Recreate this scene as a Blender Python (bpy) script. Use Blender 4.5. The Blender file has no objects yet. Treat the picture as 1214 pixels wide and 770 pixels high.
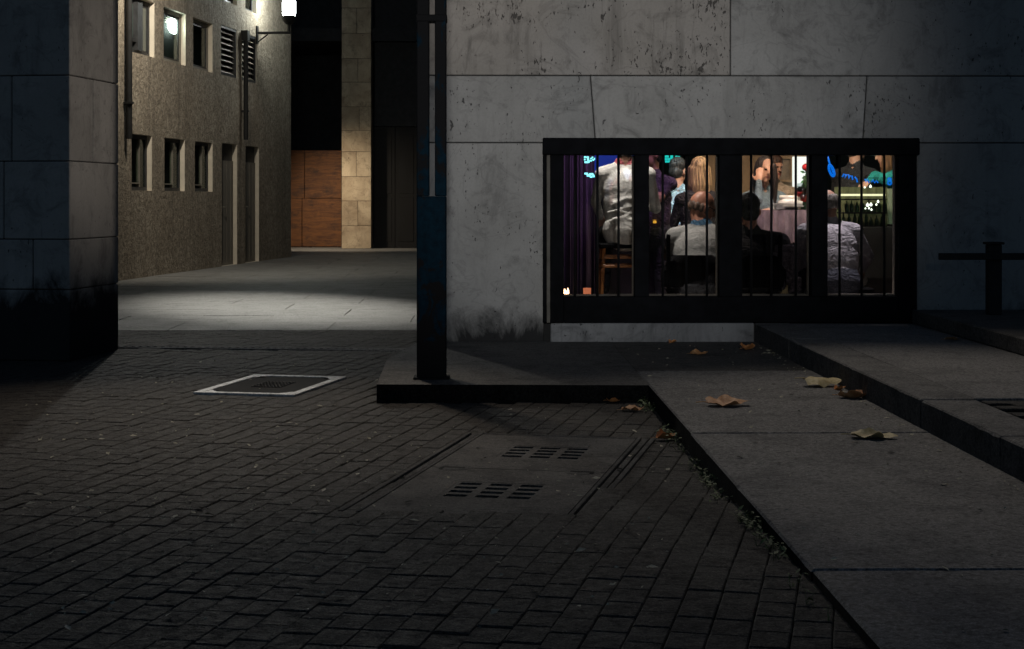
import bpy, bmesh, math, random
import numpy as np
from mathutils import Vector, Matrix, noise as mnoise

R_ = math.radians
random.seed(7)
SC = bpy.context.scene
COL = SC.collection

# ------------------------------------------------------------------ camera
FPX, CAMH, YAW = 1900.0, 1.15, R_(0.965)
cam_d = bpy.data.cameras.new('camera')
cam_d.sensor_fit = 'HORIZONTAL'
cam_d.sensor_width = 36.0
cam_d.lens = FPX / 1214 * 36.0
cam_d.shift_y = -(385 - 237) / 1214
cam_d.clip_start, cam_d.clip_end = 0.05, 400
cam = bpy.data.objects.new('camera', cam_d)
COL.objects.link(cam)
cam.location = (0, 0, CAMH)
cam.rotation_euler = (R_(90), 0, -YAW)
SC.camera = cam

# ------------------------------------------------------------------ world and exposure
w = bpy.data.worlds.new('World')
SC.world = w
w.use_nodes = True
wn = w.node_tree
bg = wn.nodes['Background']
sky = wn.nodes.new('ShaderNodeTexSky')
sky.sky_type = 'NISHITA'
sky.sun_disc = False
sky.sun_elevation = R_(38)
sky.sun_rotation = R_(200)
tint = wn.nodes.new('ShaderNodeMix')
tint.data_type, tint.blend_type = 'RGBA', 'MULTIPLY'
tint.inputs[0].default_value = 1.0
tint.inputs[7].default_value = (0.58, 0.86, 1.14, 1)
wn.links.new(sky.outputs['Color'], tint.inputs[6])
wn.links.new(tint.outputs[2], bg.inputs['Color'])
bg.inputs['Strength'].default_value = 0.0078          # night: the same sky, a few thousandths of its daylight strength
SC.view_settings.view_transform = 'Standard'
SC.view_settings.look = 'None'
SC.view_settings.exposure = 0.0
SC.view_settings.gamma = 1.0
SC.render.engine = 'CYCLES'
SC.cycles.use_denoising = True
SC.cycles.max_bounces = 6
SC.cycles.sample_clamp_indirect = 4.0


def lamp(name, kind, loc, target, energy, color, size=0.1, cone=60, blend=0.5, sx=1, sy=1):
    d = bpy.data.lights.new(name, kind)
    d.energy, d.color = energy, color
    d.shadow_soft_size = size
    if kind == 'SPOT':
        d.spot_size, d.spot_blend = R_(cone), blend
    o = bpy.data.objects.new(name, d)
    COL.objects.link(o)
    o.location = loc
    if target is not None:
        o.rotation_euler = (Vector(target) - Vector(loc)).to_track_quat('-Z', 'Y').to_euler()
    o.scale = (sx, sy, 1)
    return o


# unseen spot added behind the camera to light the stone front
lamp('unseen_spot_light', 'SPOT', (0.2, -9, 4.2), (0.72, 11.9, 1.95), 4300, (1.0, 0.985, 0.965), 0.4, 15.6, 1.0)
lamp('unseen_spot_light', 'SPOT', (-2.5, 4, 7.5), (0.3, 11.9, 3.5), 120, (1.0, 0.74, 0.54), 0.3, 36, 1.0)  # unseen warm spot added to tint the top left of the front
# unseen spot added at the right to graze the side of the pillar
lamp('unseen_spot_light', 'SPOT', (5.0, 11.0, 5.0), (-2.9, 11.9, 1.9), 480, (1.0, 0.88, 0.76), 0.15, 18, 1.0)
# floodlights under the roof edge of the stone building, they throw the warm pools on the paving
lamp('flood_light', 'SPOT', (2.2, 11.4, 6.0), (2.3, 7.4, 0.1), 310, (1.0, 0.90, 0.79), 0.10, 49, 0.9)
lamp('flood_light', 'SPOT', (-1.2, 11.5, 6.0), (-1.5, 8.4, 0.0), 420, (1.0, 0.84, 0.68), 0.10, 42, 1.0)


# ------------------------------------------------------------------ photo measurements -> metres
def ray(px, py):
    dx = (px - 607) / FPX
    dz = (237 - py) / FPX
    return Vector((dx * math.cos(YAW) + math.sin(YAW), math.cos(YAW) - dx * math.sin(YAW), dz))


def G(px, py, z=0.0):
    r = ray(px, py)
    t = (z - CAMH) / r.z
    return Vector((r.x * t, r.y * t, z))


def W(px, py, Y):
    r = ray(px, py)
    t = Y / r.y
    return Vector((r.x * t, Y, CAMH + r.z * t))


# ------------------------------------------------------------------ mesh helpers
ORG = {}
UP = Vector((0, 0, 1))


def tag(o, label=None, cat=None, group=None, kind=None):
    if label: o['label'] = label
    if cat: o['category'] = cat
    if group: o['group'] = group
    if kind: o['kind'] = kind
    return o


def thing(name, loc, label, cat, group=None):
    o = bpy.data.objects.new(name, None)
    COL.objects.link(o)
    o.location = loc
    o.empty_display_size = 0.1
    ORG[o.name] = Vector(loc)
    return tag(o, label, cat, group)


class MB:
    """collects shapes given in world coordinates and links them as one mesh object"""

    def __init__(s):
        s.v, s.f, s.m = [], [], []

    def add(s, vs, fs, mi=0):
        b = len(s.v)
        s.v += [Vector(v) for v in vs]
        for f in fs:
            s.f.append([b + i for i in f])
            s.m.append(mi)

    def obox(s, c, h, ax=None, mi=0, bev=0.0):
        X, Y, Z = ax if ax else (Vector((1, 0, 0)), Vector((0, 1, 0)), UP)
        c = Vector(c)
        if bev <= 0:
            vs = [c + X * (sx * h[0]) + Y * (sy * h[1]) + Z * (sz * h[2]) for sz in (-1, 1) for sy in (-1, 1) for sx in (-1, 1)]
            s.add(vs, [(0, 2, 3, 1), (4, 5, 7, 6), (0, 1, 5, 4), (2, 6, 7, 3), (0, 4, 6, 2), (1, 3, 7, 5)], mi)
            return
        bm = bmesh.new()
        bmesh.ops.create_cube(bm, size=2)
        for v in bm.verts:
            v.co = Vector((v.co.x * h[0], v.co.y * h[1], v.co.z * h[2]))
        bmesh.ops.bevel(bm, geom=bm.edges[:], offset=min(bev, min(h) * 0.45), segments=1, affect='EDGES', profile=0.5)
        bm.verts.index_update()
        s.add([c + X * v.co.x + Y * v.co.y + Z * v.co.z for v in bm.verts], [[v.index for v in f.verts] for f in bm.faces], mi)
        bm.free()

    def box(s, a, b, mi=0, bev=0.0):
        c = [(a[i] + b[i]) / 2 for i in range(3)]
        h = [abs(b[i] - a[i]) / 2 for i in range(3)]
        s.obox(c, h, None, mi, bev)

    def prism(s, poly, z0, z1, mi=0):
        n = len(poly)
        vs = [Vector((p[0], p[1], z0)) for p in poly] + [Vector((p[0], p[1], z1)) for p in poly]
        fs = [list(range(n))[::-1], list(range(n, 2 * n))] + [(i, (i + 1) % n, n + (i + 1) % n, n + i) for i in range(n)]
        s.add(vs, fs, mi)

    def tube(s, pts, r, n=8, mi=0, caps=True):
        pts = [Vector(p) for p in pts]
        rs = r if isinstance(r, (list, tuple)) else [r] * len(pts)
        rings = []
        prev = None
        for i, p in enumerate(pts):
            d = (pts[min(i + 1, len(pts) - 1)] - pts[max(i - 1, 0)])
            d = d.normalized() if d.length > 1e-9 else UP
            ref = prev if prev is not None else (Vector((1, 0, 0)) if abs(d.x) < 0.9 else Vector((0, 1, 0)))
            a = (ref - d * ref.dot(d)).normalized()
            prev = a
            b = d.cross(a)
            rings.append([p + (a * math.cos(k * 2 * math.pi / n) + b * math.sin(k * 2 * math.pi / n)) * rs[i] for k in range(n)])
        vs = [v for ring in rings for v in ring]
        fs = []
        for i in range(len(pts) - 1):
            for k in range(n):
                k2 = (k + 1) % n
                fs.append((i * n + k, i * n + k2, (i + 1) * n + k2, (i + 1) * n + k))
        if caps:
            fs.append(list(range(n))[::-1])
            fs.append([(len(pts) - 1) * n + k for k in range(n)])
        s.add(vs, fs, mi)

    def lathe(s, c, prof, n=20, mi=0):
        """profile of (radius, z) round a vertical axis at c"""
        c = Vector(c)
        vs = [c + Vector((r * math.cos(k * 2 * math.pi / n), r * math.sin(k * 2 * math.pi / n), z)) for r, z in prof for k in range(n)]
        fs = [(i * n + k, i * n + (k + 1) % n, (i + 1) * n + (k + 1) % n, (i + 1) * n + k) for i in range(len(prof) - 1) for k in range(n)]
        if prof[0][0] > 1e-6: fs.append(list(range(n))[::-1])
        if prof[-1][0] > 1e-6: fs.append([(len(prof) - 1) * n + k for k in range(n)])
        s.add(vs, fs, mi)

    def sides(s, mi, n=None):
        for k, f in enumerate(s.f):
            a, b_, c = s.v[f[0]], s.v[f[1]], s.v[f[2]]
            q = (b_ - a).cross(c - a)
            if q.length < 1e-12: continue
            q.normalize()
            if abs(q.z) < 0.4 and (n is None or abs(q.dot(n)) > 0.8): s.m[k] = mi

    def build(s, name, mats, parent=None, loc=None, smooth=False):
        if not isinstance(mats, (list, tuple)): mats = [mats]
        base = Vector(loc) if loc is not None else (ORG[parent.name] if parent else Vector((0, 0, 0)))
        me = bpy.data.meshes.new(name)
        me.from_pydata([v - base for v in s.v], [], s.f)
        for m in mats: me.materials.append(m)
        me.polygons.foreach_set('material_index', s.m)
        if smooth: me.polygons.foreach_set('use_smooth', [True] * len(s.f))
        me.update()
        o = bpy.data.objects.new(name, me)
        COL.objects.link(o)
        if parent:
            o.parent = parent
            o.location = base - ORG[parent.name]
        else:
            o.location = base
        ORG[o.name] = base
        return o


# ------------------------------------------------------------------ materials
class NT:
    def __init__(s, name):
        s.m = bpy.data.materials.new(name)
        s.m.use_nodes = True
        s.t = s.m.node_tree
        s.b = s.t.nodes['Principled BSDF']
        s.out = s.t.nodes['Material Output']

    def n(s, typ, **kw):
        nd = s.t.nodes.new('ShaderNode' + typ)
        for k, v in kw.items():
            if k in nd.inputs and not hasattr(nd, k):
                s.set(nd, k, v)
            else:
                setattr(nd, k, v)
        return nd

    def set(s, nd, key, v):
        if isinstance(v, bpy.types.NodeSocket):
            s.t.links.new(v, nd.inputs[key])
        else:
            nd.inputs[key].default_value = v

    def pos(s, scale=(1, 1, 1)):
        g = s.n('NewGeometry')
        if scale == (1, 1, 1): return g.outputs['Position']
        vm = s.n('VectorMath', operation='MULTIPLY')
        s.set(vm, 0, g.outputs['Position'])
        s.set(vm, 1, scale)
        return vm.outputs[0]

    def island(s):
        return s.n('NewGeometry').outputs['Random Per Island']

    def z(s):
        sp = s.n('SeparateXYZ')
        s.set(sp, 0, s.pos())
        return sp.outputs['Z']

    def noise(s, vec, scale, detail=5, rough=0.6, dist=0.0):
        nd = s.n('TexNoise')
        s.set(nd, 'Vector', vec)
        nd.inputs['Scale'].default_value = scale
        nd.inputs['Detail'].default_value = detail
        nd.inputs['Roughness'].default_value = rough
        nd.inputs['Distortion'].default_value = dist
        return nd.outputs[0]

    def voro(s, vec, scale, feat='F1'):
        nd = s.n('TexVoronoi', feature=feat)
        s.set(nd, 'Vector', vec)
        nd.inputs['Scale'].default_value = scale
        return nd.outputs['Distance']

    def mr(s, v, a, b, c=0.0, d=1.0, clamp=True):
        nd = s.n('MapRange', clamp=clamp)
        s.set(nd, 0, v)
        for i, x in enumerate((a, b, c, d)): s.set(nd, i + 1, x)
        return nd.outputs[0]

    def math(s, op, a, b=0.0):
        nd = s.n('Math', operation=op)
        s.set(nd, 0, a)
        s.set(nd, 1, b)
        return nd.outputs[0]

    def mix(s, f, a, b, blend='MIX'):
        nd = s.n('Mix', data_type='RGBA', blend_type=blend)
        s.set(nd, 0, f)
        for k, v in ((6, a), (7, b)):
            if isinstance(v, (tuple, list)) and len(v) == 3: v = (*v, 1)
            s.set(nd, k, v)
        return nd.outputs[2]

    def bump(s, h, strength=0.5, dist=0.01, prev=None):
        nd = s.n('Bump')
        s.set(nd, 'Height', h)
        nd.inputs['Strength'].default_value = strength
        nd.inputs['Distance'].default_value = dist
        if prev is not None: s.set(nd, 'Normal', prev)
        return nd.outputs[0]

    def fin(s, color, rough=0.8, normal=None, metal=0.0, spec=0.5):
        if isinstance(color, (tuple, list)): color = (*color[:3], 1)
        s.set(s.b, 'Base Color', color)
        s.set(s.b, 'Roughness', rough)
        s.set(s.b, 'Metallic', metal)
        s.set(s.b, 'Specular IOR Level', spec)
        if normal is not None: s.set(s.b, 'Normal', normal)
        return s.m


def plain(name, c, rough=0.7, metal=0.0, var=0.25, scale=9, bump=0.15, bscale=60, stretch=(1, 1, 1), spec=0.35):
    t = NT(name)
    n1 = t.noise(t.pos(stretch), scale, 5)
    dark = tuple(x * (1 - var) for x in c)
    lite = tuple(min(1, x * (1 + var)) for x in c)
    col = t.mix(t.mr(n1, 0.3, 0.7), dark, lite)
    nb = t.noise(t.pos(stretch), bscale, 3)
    return t.fin(col, t.mr(n1, 0.3, 0.7, max(0.02, rough - 0.1), min(1, rough + 0.1)), t.bump(nb, bump, 0.004), metal, spec)


def stone(name, c1, c2, pits=0.5, grime_z=None, grime_w=0.2, seed=0.0, streak=0.35):
    t = NT(name)
    P = t.pos()
    off = t.n('VectorMath', operation='ADD')
    t.set(off, 0, P)
    isl = t.island()
    comb = t.n('CombineXYZ')
    t.set(comb, 0, t.math('MULTIPLY', isl, 37.0))
    t.set(comb, 1, t.math('MULTIPLY', isl, 11.0))
    comb.inputs[2].default_value = seed
    t.set(off, 1, comb.outputs[0])
    P2 = off.outputs[0]
    sv = t.n('VectorMath', operation='MULTIPLY')
    t.set(sv, 0, P2)
    t.set(sv, 1, (3.2, 3.2, 0.45))
    n1 = t.noise(P2, 1.3, 6, 0.62, 0.6)
    col = t.mix(t.mr(n1, 0.32, 0.68), c1, c2)
    col = t.mix(t.mr(isl, 0, 1, 0.0, 0.22), col, tuple(x * 0.62 for x in c1))
    # drips and veins
    st = t.noise(sv.outputs[0], 1.6, 7, 0.65, 0.3)
    col = t.mix(t.mr(st, 0.52, 0.78, 0, streak), col, tuple(x * 0.3 for x in c1))
    vein = t.noise(P2, 1.1, 4, 0.5, 2.2)
    vd = t.math('ABSOLUTE', t.math('SUBTRACT', vein, 0.5))
    col = t.mix(t.mr(vd, 0.0, 0.012, 0.28, 0), col, tuple(x * 0.4 for x in c1))
    s5 = t.noise(P2, 4.3, 7, 0.72, 0.7)
    col = t.mix(t.mr(s5, 0.52, 0.72, 0, 0.8), col, tuple(x * 0.38 for x in c1))
    s6 = t.noise(sv.outputs[0], 5.5, 5, 0.7, 0.2)
    col = t.mix(t.mr(s6, 0.58, 0.75, 0, streak), col, tuple(x * 0.35 for x in c1))
    # speckle and pits
    sp = t.noise(P2, 60, 2, 0.6)
    col = t.mix(t.mr(sp, 0.45, 0.75, 0, 0.25), col, tuple(x * 0.5 for x in c2))
    pv = t.n('VectorMath', operation='MULTIPLY')
    t.set(pv, 0, P2)
    t.set(pv, 1, (1, 1, 0.5))
    pn = t.noise(pv.outputs[0], 34, 3, 0.55, 0.4)
    mk = t.noise(P2, 2.1, 3, 0.6)
    thr = t.mr(mk, 0.35, 0.7, 0.80 - 0.05 * pits, 0.71 - 0.075 * pits)
    pit = t.mr(t.math('SUBTRACT', pn, thr), 0.0, 0.035)
    pit2 = t.mr(t.math('SUBTRACT', t.noise(pv.outputs[0], 55, 2, 0.5), t.mr(mk, 0.35, 0.7, 0.8, 0.70 - 0.06 * pits)), 0.0, 0.04)
    pit = t.math('MAXIMUM', pit, pit2)
    col = t.mix(t.math('MULTIPLY', pit, 0.88), col, tuple(x * 0.16 for x in c1))
    h = t.math('SUBTRACT', t.math('MULTIPLY', n1, 0.25), pit)
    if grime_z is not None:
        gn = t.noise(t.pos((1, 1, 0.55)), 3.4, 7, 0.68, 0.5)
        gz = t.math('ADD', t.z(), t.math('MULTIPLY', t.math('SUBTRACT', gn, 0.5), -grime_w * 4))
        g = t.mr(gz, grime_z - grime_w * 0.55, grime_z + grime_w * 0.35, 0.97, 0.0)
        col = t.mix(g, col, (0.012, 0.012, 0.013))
    nb = t.bump(t.noise(P2, 90, 3), 0.25, 0.003)
    return t.fin(col, 0.82, t.bump(h, 0.6, 0.012, nb))


M = {}
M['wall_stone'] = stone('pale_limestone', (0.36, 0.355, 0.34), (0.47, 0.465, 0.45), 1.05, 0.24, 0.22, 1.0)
M['wall_stone_pitted'] = stone('pitted_limestone', (0.37, 0.345, 0.31), (0.48, 0.45, 0.42), 1.75, None, 0.1, 4.0, 0.75)
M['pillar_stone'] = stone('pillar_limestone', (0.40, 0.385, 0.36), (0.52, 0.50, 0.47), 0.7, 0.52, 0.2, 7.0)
M['joint'] = plain('dark_joint_mortar', (0.03, 0.03, 0.03), 0.95)
M['sill'] = stone('sill_stone', (0.20, 0.205, 0.21), (0.34, 0.345, 0.35), 0.9, None, 0.1, 9.0, 0.7)
M['travertine'] = stone('travertine', (0.30, 0.22, 0.14), (0.62, 0.50, 0.34), 0.9, None, 0.1, 3.0, 0.3)


def m_paver():
    t = NT('worn_brick_paver')
    P = t.pos()
    isl = t.island()
    n1 = t.noise(P, 0.55, 4)
    c = t.mix(isl, (0.024, 0.0218, 0.019), (0.07, 0.063, 0.054))
    c = t.mix(t.mr(n1, 0.35, 0.68, 0, 0.6), c, (0.022, 0.0205, 0.0185))
    n2 = t.noise(P, 85, 4, 0.8)
    c = t.mix(t.mr(n2, 0.46, 0.70), c, (0.17, 0.155, 0.135))
    n4 = t.noise(P, 22, 4, 0.7)
    c = t.mix(t.mr(n4, 0.5, 0.75, 0, 0.8), c, (0.012, 0.011, 0.010))
    n3 = t.voro(P, 34)
    c = t.mix(t.mr(n3, 0.05, 0.10, 0.75, 0), c, (0.34, 0.33, 0.29))
    n8 = t.noise(P, 190, 3, 0.8)
    c = t.mix(t.mr(n8, 0.52, 0.70, 0, 0.75), c, (0.15, 0.14, 0.122))
    c = t.mix(t.mr(n8, 0.50, 0.36, 0, 0.7), c, (0.012, 0.011, 0.010))
    r = t.mr(n4, 0.3, 0.7, 0.55, 0.85)
    h = t.math('ADD', t.math('MULTIPLY', n4, 1.2), t.math('MULTIPLY', n2, 0.5))
    return t.fin(c, r, t.bump(h, 1.0, 0.014), 0, 0.25)


def m_concrete(name, c1, c2, rough=0.75, dirt=0.4, spec=0.5, agg=95):
    t = NT(name)
    P = t.pos()
    n1 = t.noise(P, 0.9, 6, 0.65)
    c = t.mix(t.mr(n1, 0.3, 0.7), c1, c2)
    n2 = t.noise(P, agg, 3, 0.7)
    c = t.mix(t.mr(n2, 0.44, 0.66, 0, 0.85), c, tuple(x * 2.1 for x in c2))
    n5 = t.noise(P, agg * 0.45, 3, 0.7)
    c = t.mix(t.mr(n5, 0.50, 0.66, 0, 0.85), c, tuple(x * 0.25 for x in c1))
    n9 = t.noise(P, 180, 2, 0.8)
    c = t.mix(t.mr(n9, 0.50, 0.36, 0, 0.7), c, tuple(x * 0.25 for x in c1))
    gm = t.voro(P, 2.3)
    c = t.mix(t.mr(gm, 0.03, 0.045, 0.75, 0), c, tuple(x * 0.3 for x in c1))
    n3 = t.noise(P, 3.7, 6, 0.7, 0.5)
    c = t.mix(t.mr(n3, 0.5, 0.75, 0, dirt), c, tuple(x * 0.22 for x in c1))
    h = t.math('ADD', t.math('MULTIPLY', n2, 0.6), n5)
    return t.fin(c, t.mr(n3, 0.3, 0.7, rough - 0.08, rough + 0.1), t.bump(h, 0.5, 0.005), 0, spec)


M['paver'] = m_paver()
M['grit'] = m_concrete('dark_grit', (0.018, 0.0175, 0.0155), (0.03, 0.028, 0.025), 0.95)
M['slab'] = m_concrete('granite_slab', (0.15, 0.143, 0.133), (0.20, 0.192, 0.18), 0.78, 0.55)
M['slab_dark'] = m_concrete('dark_granite_slab', (0.06, 0.055, 0.047), (0.10, 0.092, 0.08), 0.8, 0.85)
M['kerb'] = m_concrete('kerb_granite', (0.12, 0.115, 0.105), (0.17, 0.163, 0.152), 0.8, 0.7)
M['grime'] = m_concrete('shaded_kerb_face', (0.009, 0.009, 0.0085), (0.015, 0.0145, 0.0135), 0.95, 0.6, 0.1)  # near-black colour carries the shade on the upright slab edges
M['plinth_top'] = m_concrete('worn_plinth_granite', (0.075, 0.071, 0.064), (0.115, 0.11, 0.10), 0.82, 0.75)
M['kerb_face'] = m_concrete('shaded_stained_kerb_face', (0.05, 0.048, 0.044), (0.085, 0.081, 0.075), 0.85, 0.9)  # kerb face below its top's tone: shade in the colour, plus stains
M['cover'] = m_concrete('cover_concrete', (0.070, 0.065, 0.058), (0.098, 0.091, 0.082), 0.8, 0.7)
M['alley'] = m_concrete('alley_paving', (0.14, 0.135, 0.127), (0.22, 0.215, 0.20), 0.62, 0.45, 0.3)


def m_stucco():
    t = NT('rough_beige_render')
    P = t.pos()
    n1 = t.noise(t.pos((1, 1, 0.4)), 1.1, 5, 0.6)
    c = t.mix(t.mr(n1, 0.3, 0.7), (0.34, 0.285, 0.215), (0.54, 0.47, 0.37))
    n2 = t.noise(P, 16, 5, 0.72, 0.4)
    c = t.mix(t.mr(n2, 0.42, 0.62, 0, 0.8), c, (0.15, 0.122, 0.09))
    st = t.noise(t.pos((3, 3, 0.25)), 1.5, 5, 0.6)
    c = t.mix(t.mr(st, 0.5, 0.66, 0, 0.4), c, (0.15, 0.125, 0.095))
    n7 = t.noise(P, 5.5, 6, 0.7, 0.5)
    c = t.mix(t.mr(n7, 0.45, 0.65, 0, 0.45), c, (0.17, 0.135, 0.095))
    return t.fin(c, 0.9, t.bump(t.math('ADD', n2, n7), 1.0, 0.04))


M['stucco'] = m_stucco()
M['reveal'] = plain('smooth_reveal_render', (0.70, 0.63, 0.52), 0.85, var=0.08)
M['dark_frame'] = plain('dark_window_frame', (0.035, 0.036, 0.038), 0.55, var=0.3)
M['frame_black'] = plain('black_iron_frame', (0.0085, 0.009, 0.0105), 0.8, var=0.35, spec=0.03)
M['frame_lite'] = plain('weathered_metal_strip', (0.17, 0.16, 0.14), 0.75, var=0.25, spec=0.1)
M['bar'] = plain('iron_bar', (0.012, 0.012, 0.013), 0.6, var=0.3, spec=0.1)
M['bead'] = plain('pale_glazing_bead', (0.5, 0.45, 0.38), 0.5, var=0.2)
M['win_frame'] = plain('grey_window_frame', (0.20, 0.185, 0.155), 0.5, var=0.15)
M['louvre'] = plain('louvre_slat', (0.30, 0.26, 0.21), 0.6, var=0.15)
M['void'] = plain('dark_cavity', (0.01, 0.01, 0.01), 0.9)
M['door'] = plain('dull_door_paint', (0.21, 0.19, 0.16), 0.7, var=0.2, stretch=(1, 1, 0.2))
M['pipe'] = plain('black_downpipe', (0.016, 0.016, 0.016), 0.6)
M['far_dark'] = plain('soot_dark_wall', (0.02, 0.02, 0.021), 0.9, var=0.5)
M['far_door'] = plain('dark_timber_door', (0.005, 0.0045, 0.004), 0.8, var=0.6, scale=3, stretch=(3, 3, 0.4))
M['white_paint'] = m_concrete('worn_white_paint', (0.80, 0.82, 0.80), (0.45, 0.45, 0.44), 0.5, 0.12, 0.5, 40)
M['iron'] = plain('cast_iron', (0.034, 0.034, 0.033), 0.85, var=0.5, scale=14, spec=0.1)
M['slot'] = plain('slot_black', (0.012, 0.0115, 0.011), 0.95)


def glass(name, tint, refl=0.06, rough=0.0, trans=True):
    t = NT(name)
    for nd in list(t.t.nodes):
        if nd != t.out: t.t.nodes.remove(nd)
    tr = t.n('BsdfTransparent')
    tr.inputs[0].default_value = (*tint, 1)
    gl = t.n('BsdfGlossy')
    gl.inputs['Roughness'].default_value = rough
    fr = t.n('LayerWeight')
    fr.inputs['Blend'].default_value = 0.5
    mx = t.n('MixShader')
    t.set(mx, 0, t.mr(t.math('POWER', fr.outputs['Facing'], 5.0), 0.0, 1.0, refl * 0.5, 0.6))
    t.set(mx, 1, tr.outputs[0])
    t.set(mx, 2, gl.outputs[0])
    t.set(t.out, 'Surface', mx.outputs[0])
    return t.m


M['glass'] = glass('tinted_window_glass', (0.68, 0.68, 0.68))
M['glass_dark'] = glass('grimy_window_glass', (0.75, 0.82, 0.78))
M['drink'] = glass('clear_glassware', (0.85, 0.87, 0.88), rough=0.02)
M['pane_grey'] = plain('grey_green_pane', (0.06, 0.085, 0.078), 0.12, var=0.1, bump=0.0)


def emit(name, c, s):
    t = NT(name)
    t.set(t.b, 'Base Color', (*[x * 0.5 for x in c], 1))
    t.set(t.b, 'Emission Color', (*c, 1))
    t.b.inputs['Emission Strength'].default_value = s
    return t.m


def m_post():
    t = NT('black_post_with_worn_blue_paint')
    P = t.pos()
    n = t.noise(t.pos((1, 1, 0.6)), 9, 6, 0.65, 0.6)
    z = t.z()
    zw = t.math('MULTIPLY', t.mr(z, 0.25, 0.75), t.mr(z, 1.15, 1.75, 1, 0.15))
    k = t.mr(t.math('ADD', n, t.math('MULTIPLY', zw, 0.20)), 0.62, 0.665)
    bl = t.mix(t.mr(t.noise(P, 24, 4), 0.35, 0.65), (0.001, 0.011, 0.021), (0.002, 0.021, 0.038))
    c = t.mix(k, (0.010, 0.010, 0.011), bl)
    return t.fin(c, 0.7, t.bump(n, 0.4, 0.006), 0, 0.08)


M['post'] = m_post()


def m_ply():
    t = NT('weathered_orange_plywood')
    g = t.noise(t.pos((1.2, 1.2, 9)), 2.2, 6, 0.65, 0.8)
    c = t.mix(t.mr(g, 0.3, 0.7), (0.06, 0.018, 0.003), (0.20, 0.072, 0.013))
    n = t.noise(t.pos((1, 1, 1.6)), 2.6, 5, 0.7)
    c = t.mix(t.mr(n, 0.52, 0.7, 0, 0.8), c, (0.015, 0.006, 0.003))
    return t.fin(c, 0.7, t.bump(g, 0.3, 0.004))


M['ply'] = m_ply()


def m_leaf(name, a, b):
    t = NT(name)
    P = t.pos()
    n = t.noise(P, 35, 5, 0.65)
    c = t.mix(t.mr(n, 0.35, 0.65), a, b)
    return t.fin(c, 0.6, t.bump(t.noise(P, 120, 3), 0.4, 0.003))


M['leaf_tan'] = m_leaf('dry_tan_leaf', (0.46, 0.20, 0.075), (0.82, 0.47, 0.23))
M['leaf_yellow'] = m_leaf('dry_yellow_leaf', (0.55, 0.42, 0.19), (0.80, 0.66, 0.36))
M['leaf_orange'] = m_leaf('dry_orange_leaf', (0.60, 0.22, 0.06), (0.85, 0.42, 0.17))
M['leaf_bit'] = m_leaf('leaf_bits', (0.35, 0.32, 0.23), (0.70, 0.66, 0.48))
M['weed'] = m_leaf('weed_green', (0.07, 0.11, 0.035), (0.17, 0.23, 0.085))

# ------------------------------------------------------------------ ground
D = 11.87                      # distance of the stone front
ZS, ZU = 0.10, 0.232           # lower pavement, upper pavement
HEAD = R_(13.0)                # direction of the paver courses
dA = Vector((math.sin(HEAD), math.cos(HEAD), 0))
dB = Vector((math.cos(HEAD), -math.sin(HEAD), 0))
X0 = 0.925                     # left edge of the pavement slabs
X1 = 2.0                       # face of the upper kerb
alleyY = 14.15

b = MB()
b.add([(-60, -30, -0.008), (60, -30, -0.008), (60, 120, -0.008), (-60, 120, -0.008)], [(0, 1, 2, 3)])
tag(b.build('ground', M['grit']), kind='structure')

# covers (rectangles along the courses)
c1o = G(229, 466.5, 0.006)
c1 = (c1o, 0.63, 0.98)
c2o = G(400, 607, 0.006)
c2 = (c2o, 0.925, 2.02)


def inrect(p, rect, m=0.0):
    d = p - rect[0]
    u, v = d.dot(dB), d.dot(dA)
    return -m < u < rect[1] + m and -m < v < rect[2] + m


def sstep(a, b_, x_):
    t_ = min(1.0, max(0.0, (x_ - a) / (b_ - a)))
    return t_ * t_ * (3 - 2 * t_)


def rise(p):
    """the bricks come up almost flush with the pavement towards the front"""
    return 0.066 * sstep(-1.2, 0.85, p.x) * sstep(6.9, 4.6, p.y)


def pip(p, poly):
    r = False
    j = len(poly) - 1
    for i in range(len(poly)):
        a, c = poly[i], poly[j]
        if (a[1] > p.y) != (c[1] > p.y) and p.x < (c[0] - a[0]) * (p.y - a[1]) / (c[1] - a[1]) + a[0]:
            r = not r
        j = i
    return r


xc = W(500, 300, D).x           # corner of the stone building
plinth = [G(446.5, 456, ZS), G(459, 426, ZS), G(492.6, 407.4, ZS), Vector((xc, D, ZS)), Vector((X0, D, ZS)), Vector((X0, G(768, 457, ZS).y, ZS))]
plinth_xy = [(p.x, p.y) for p in plinth]

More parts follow.
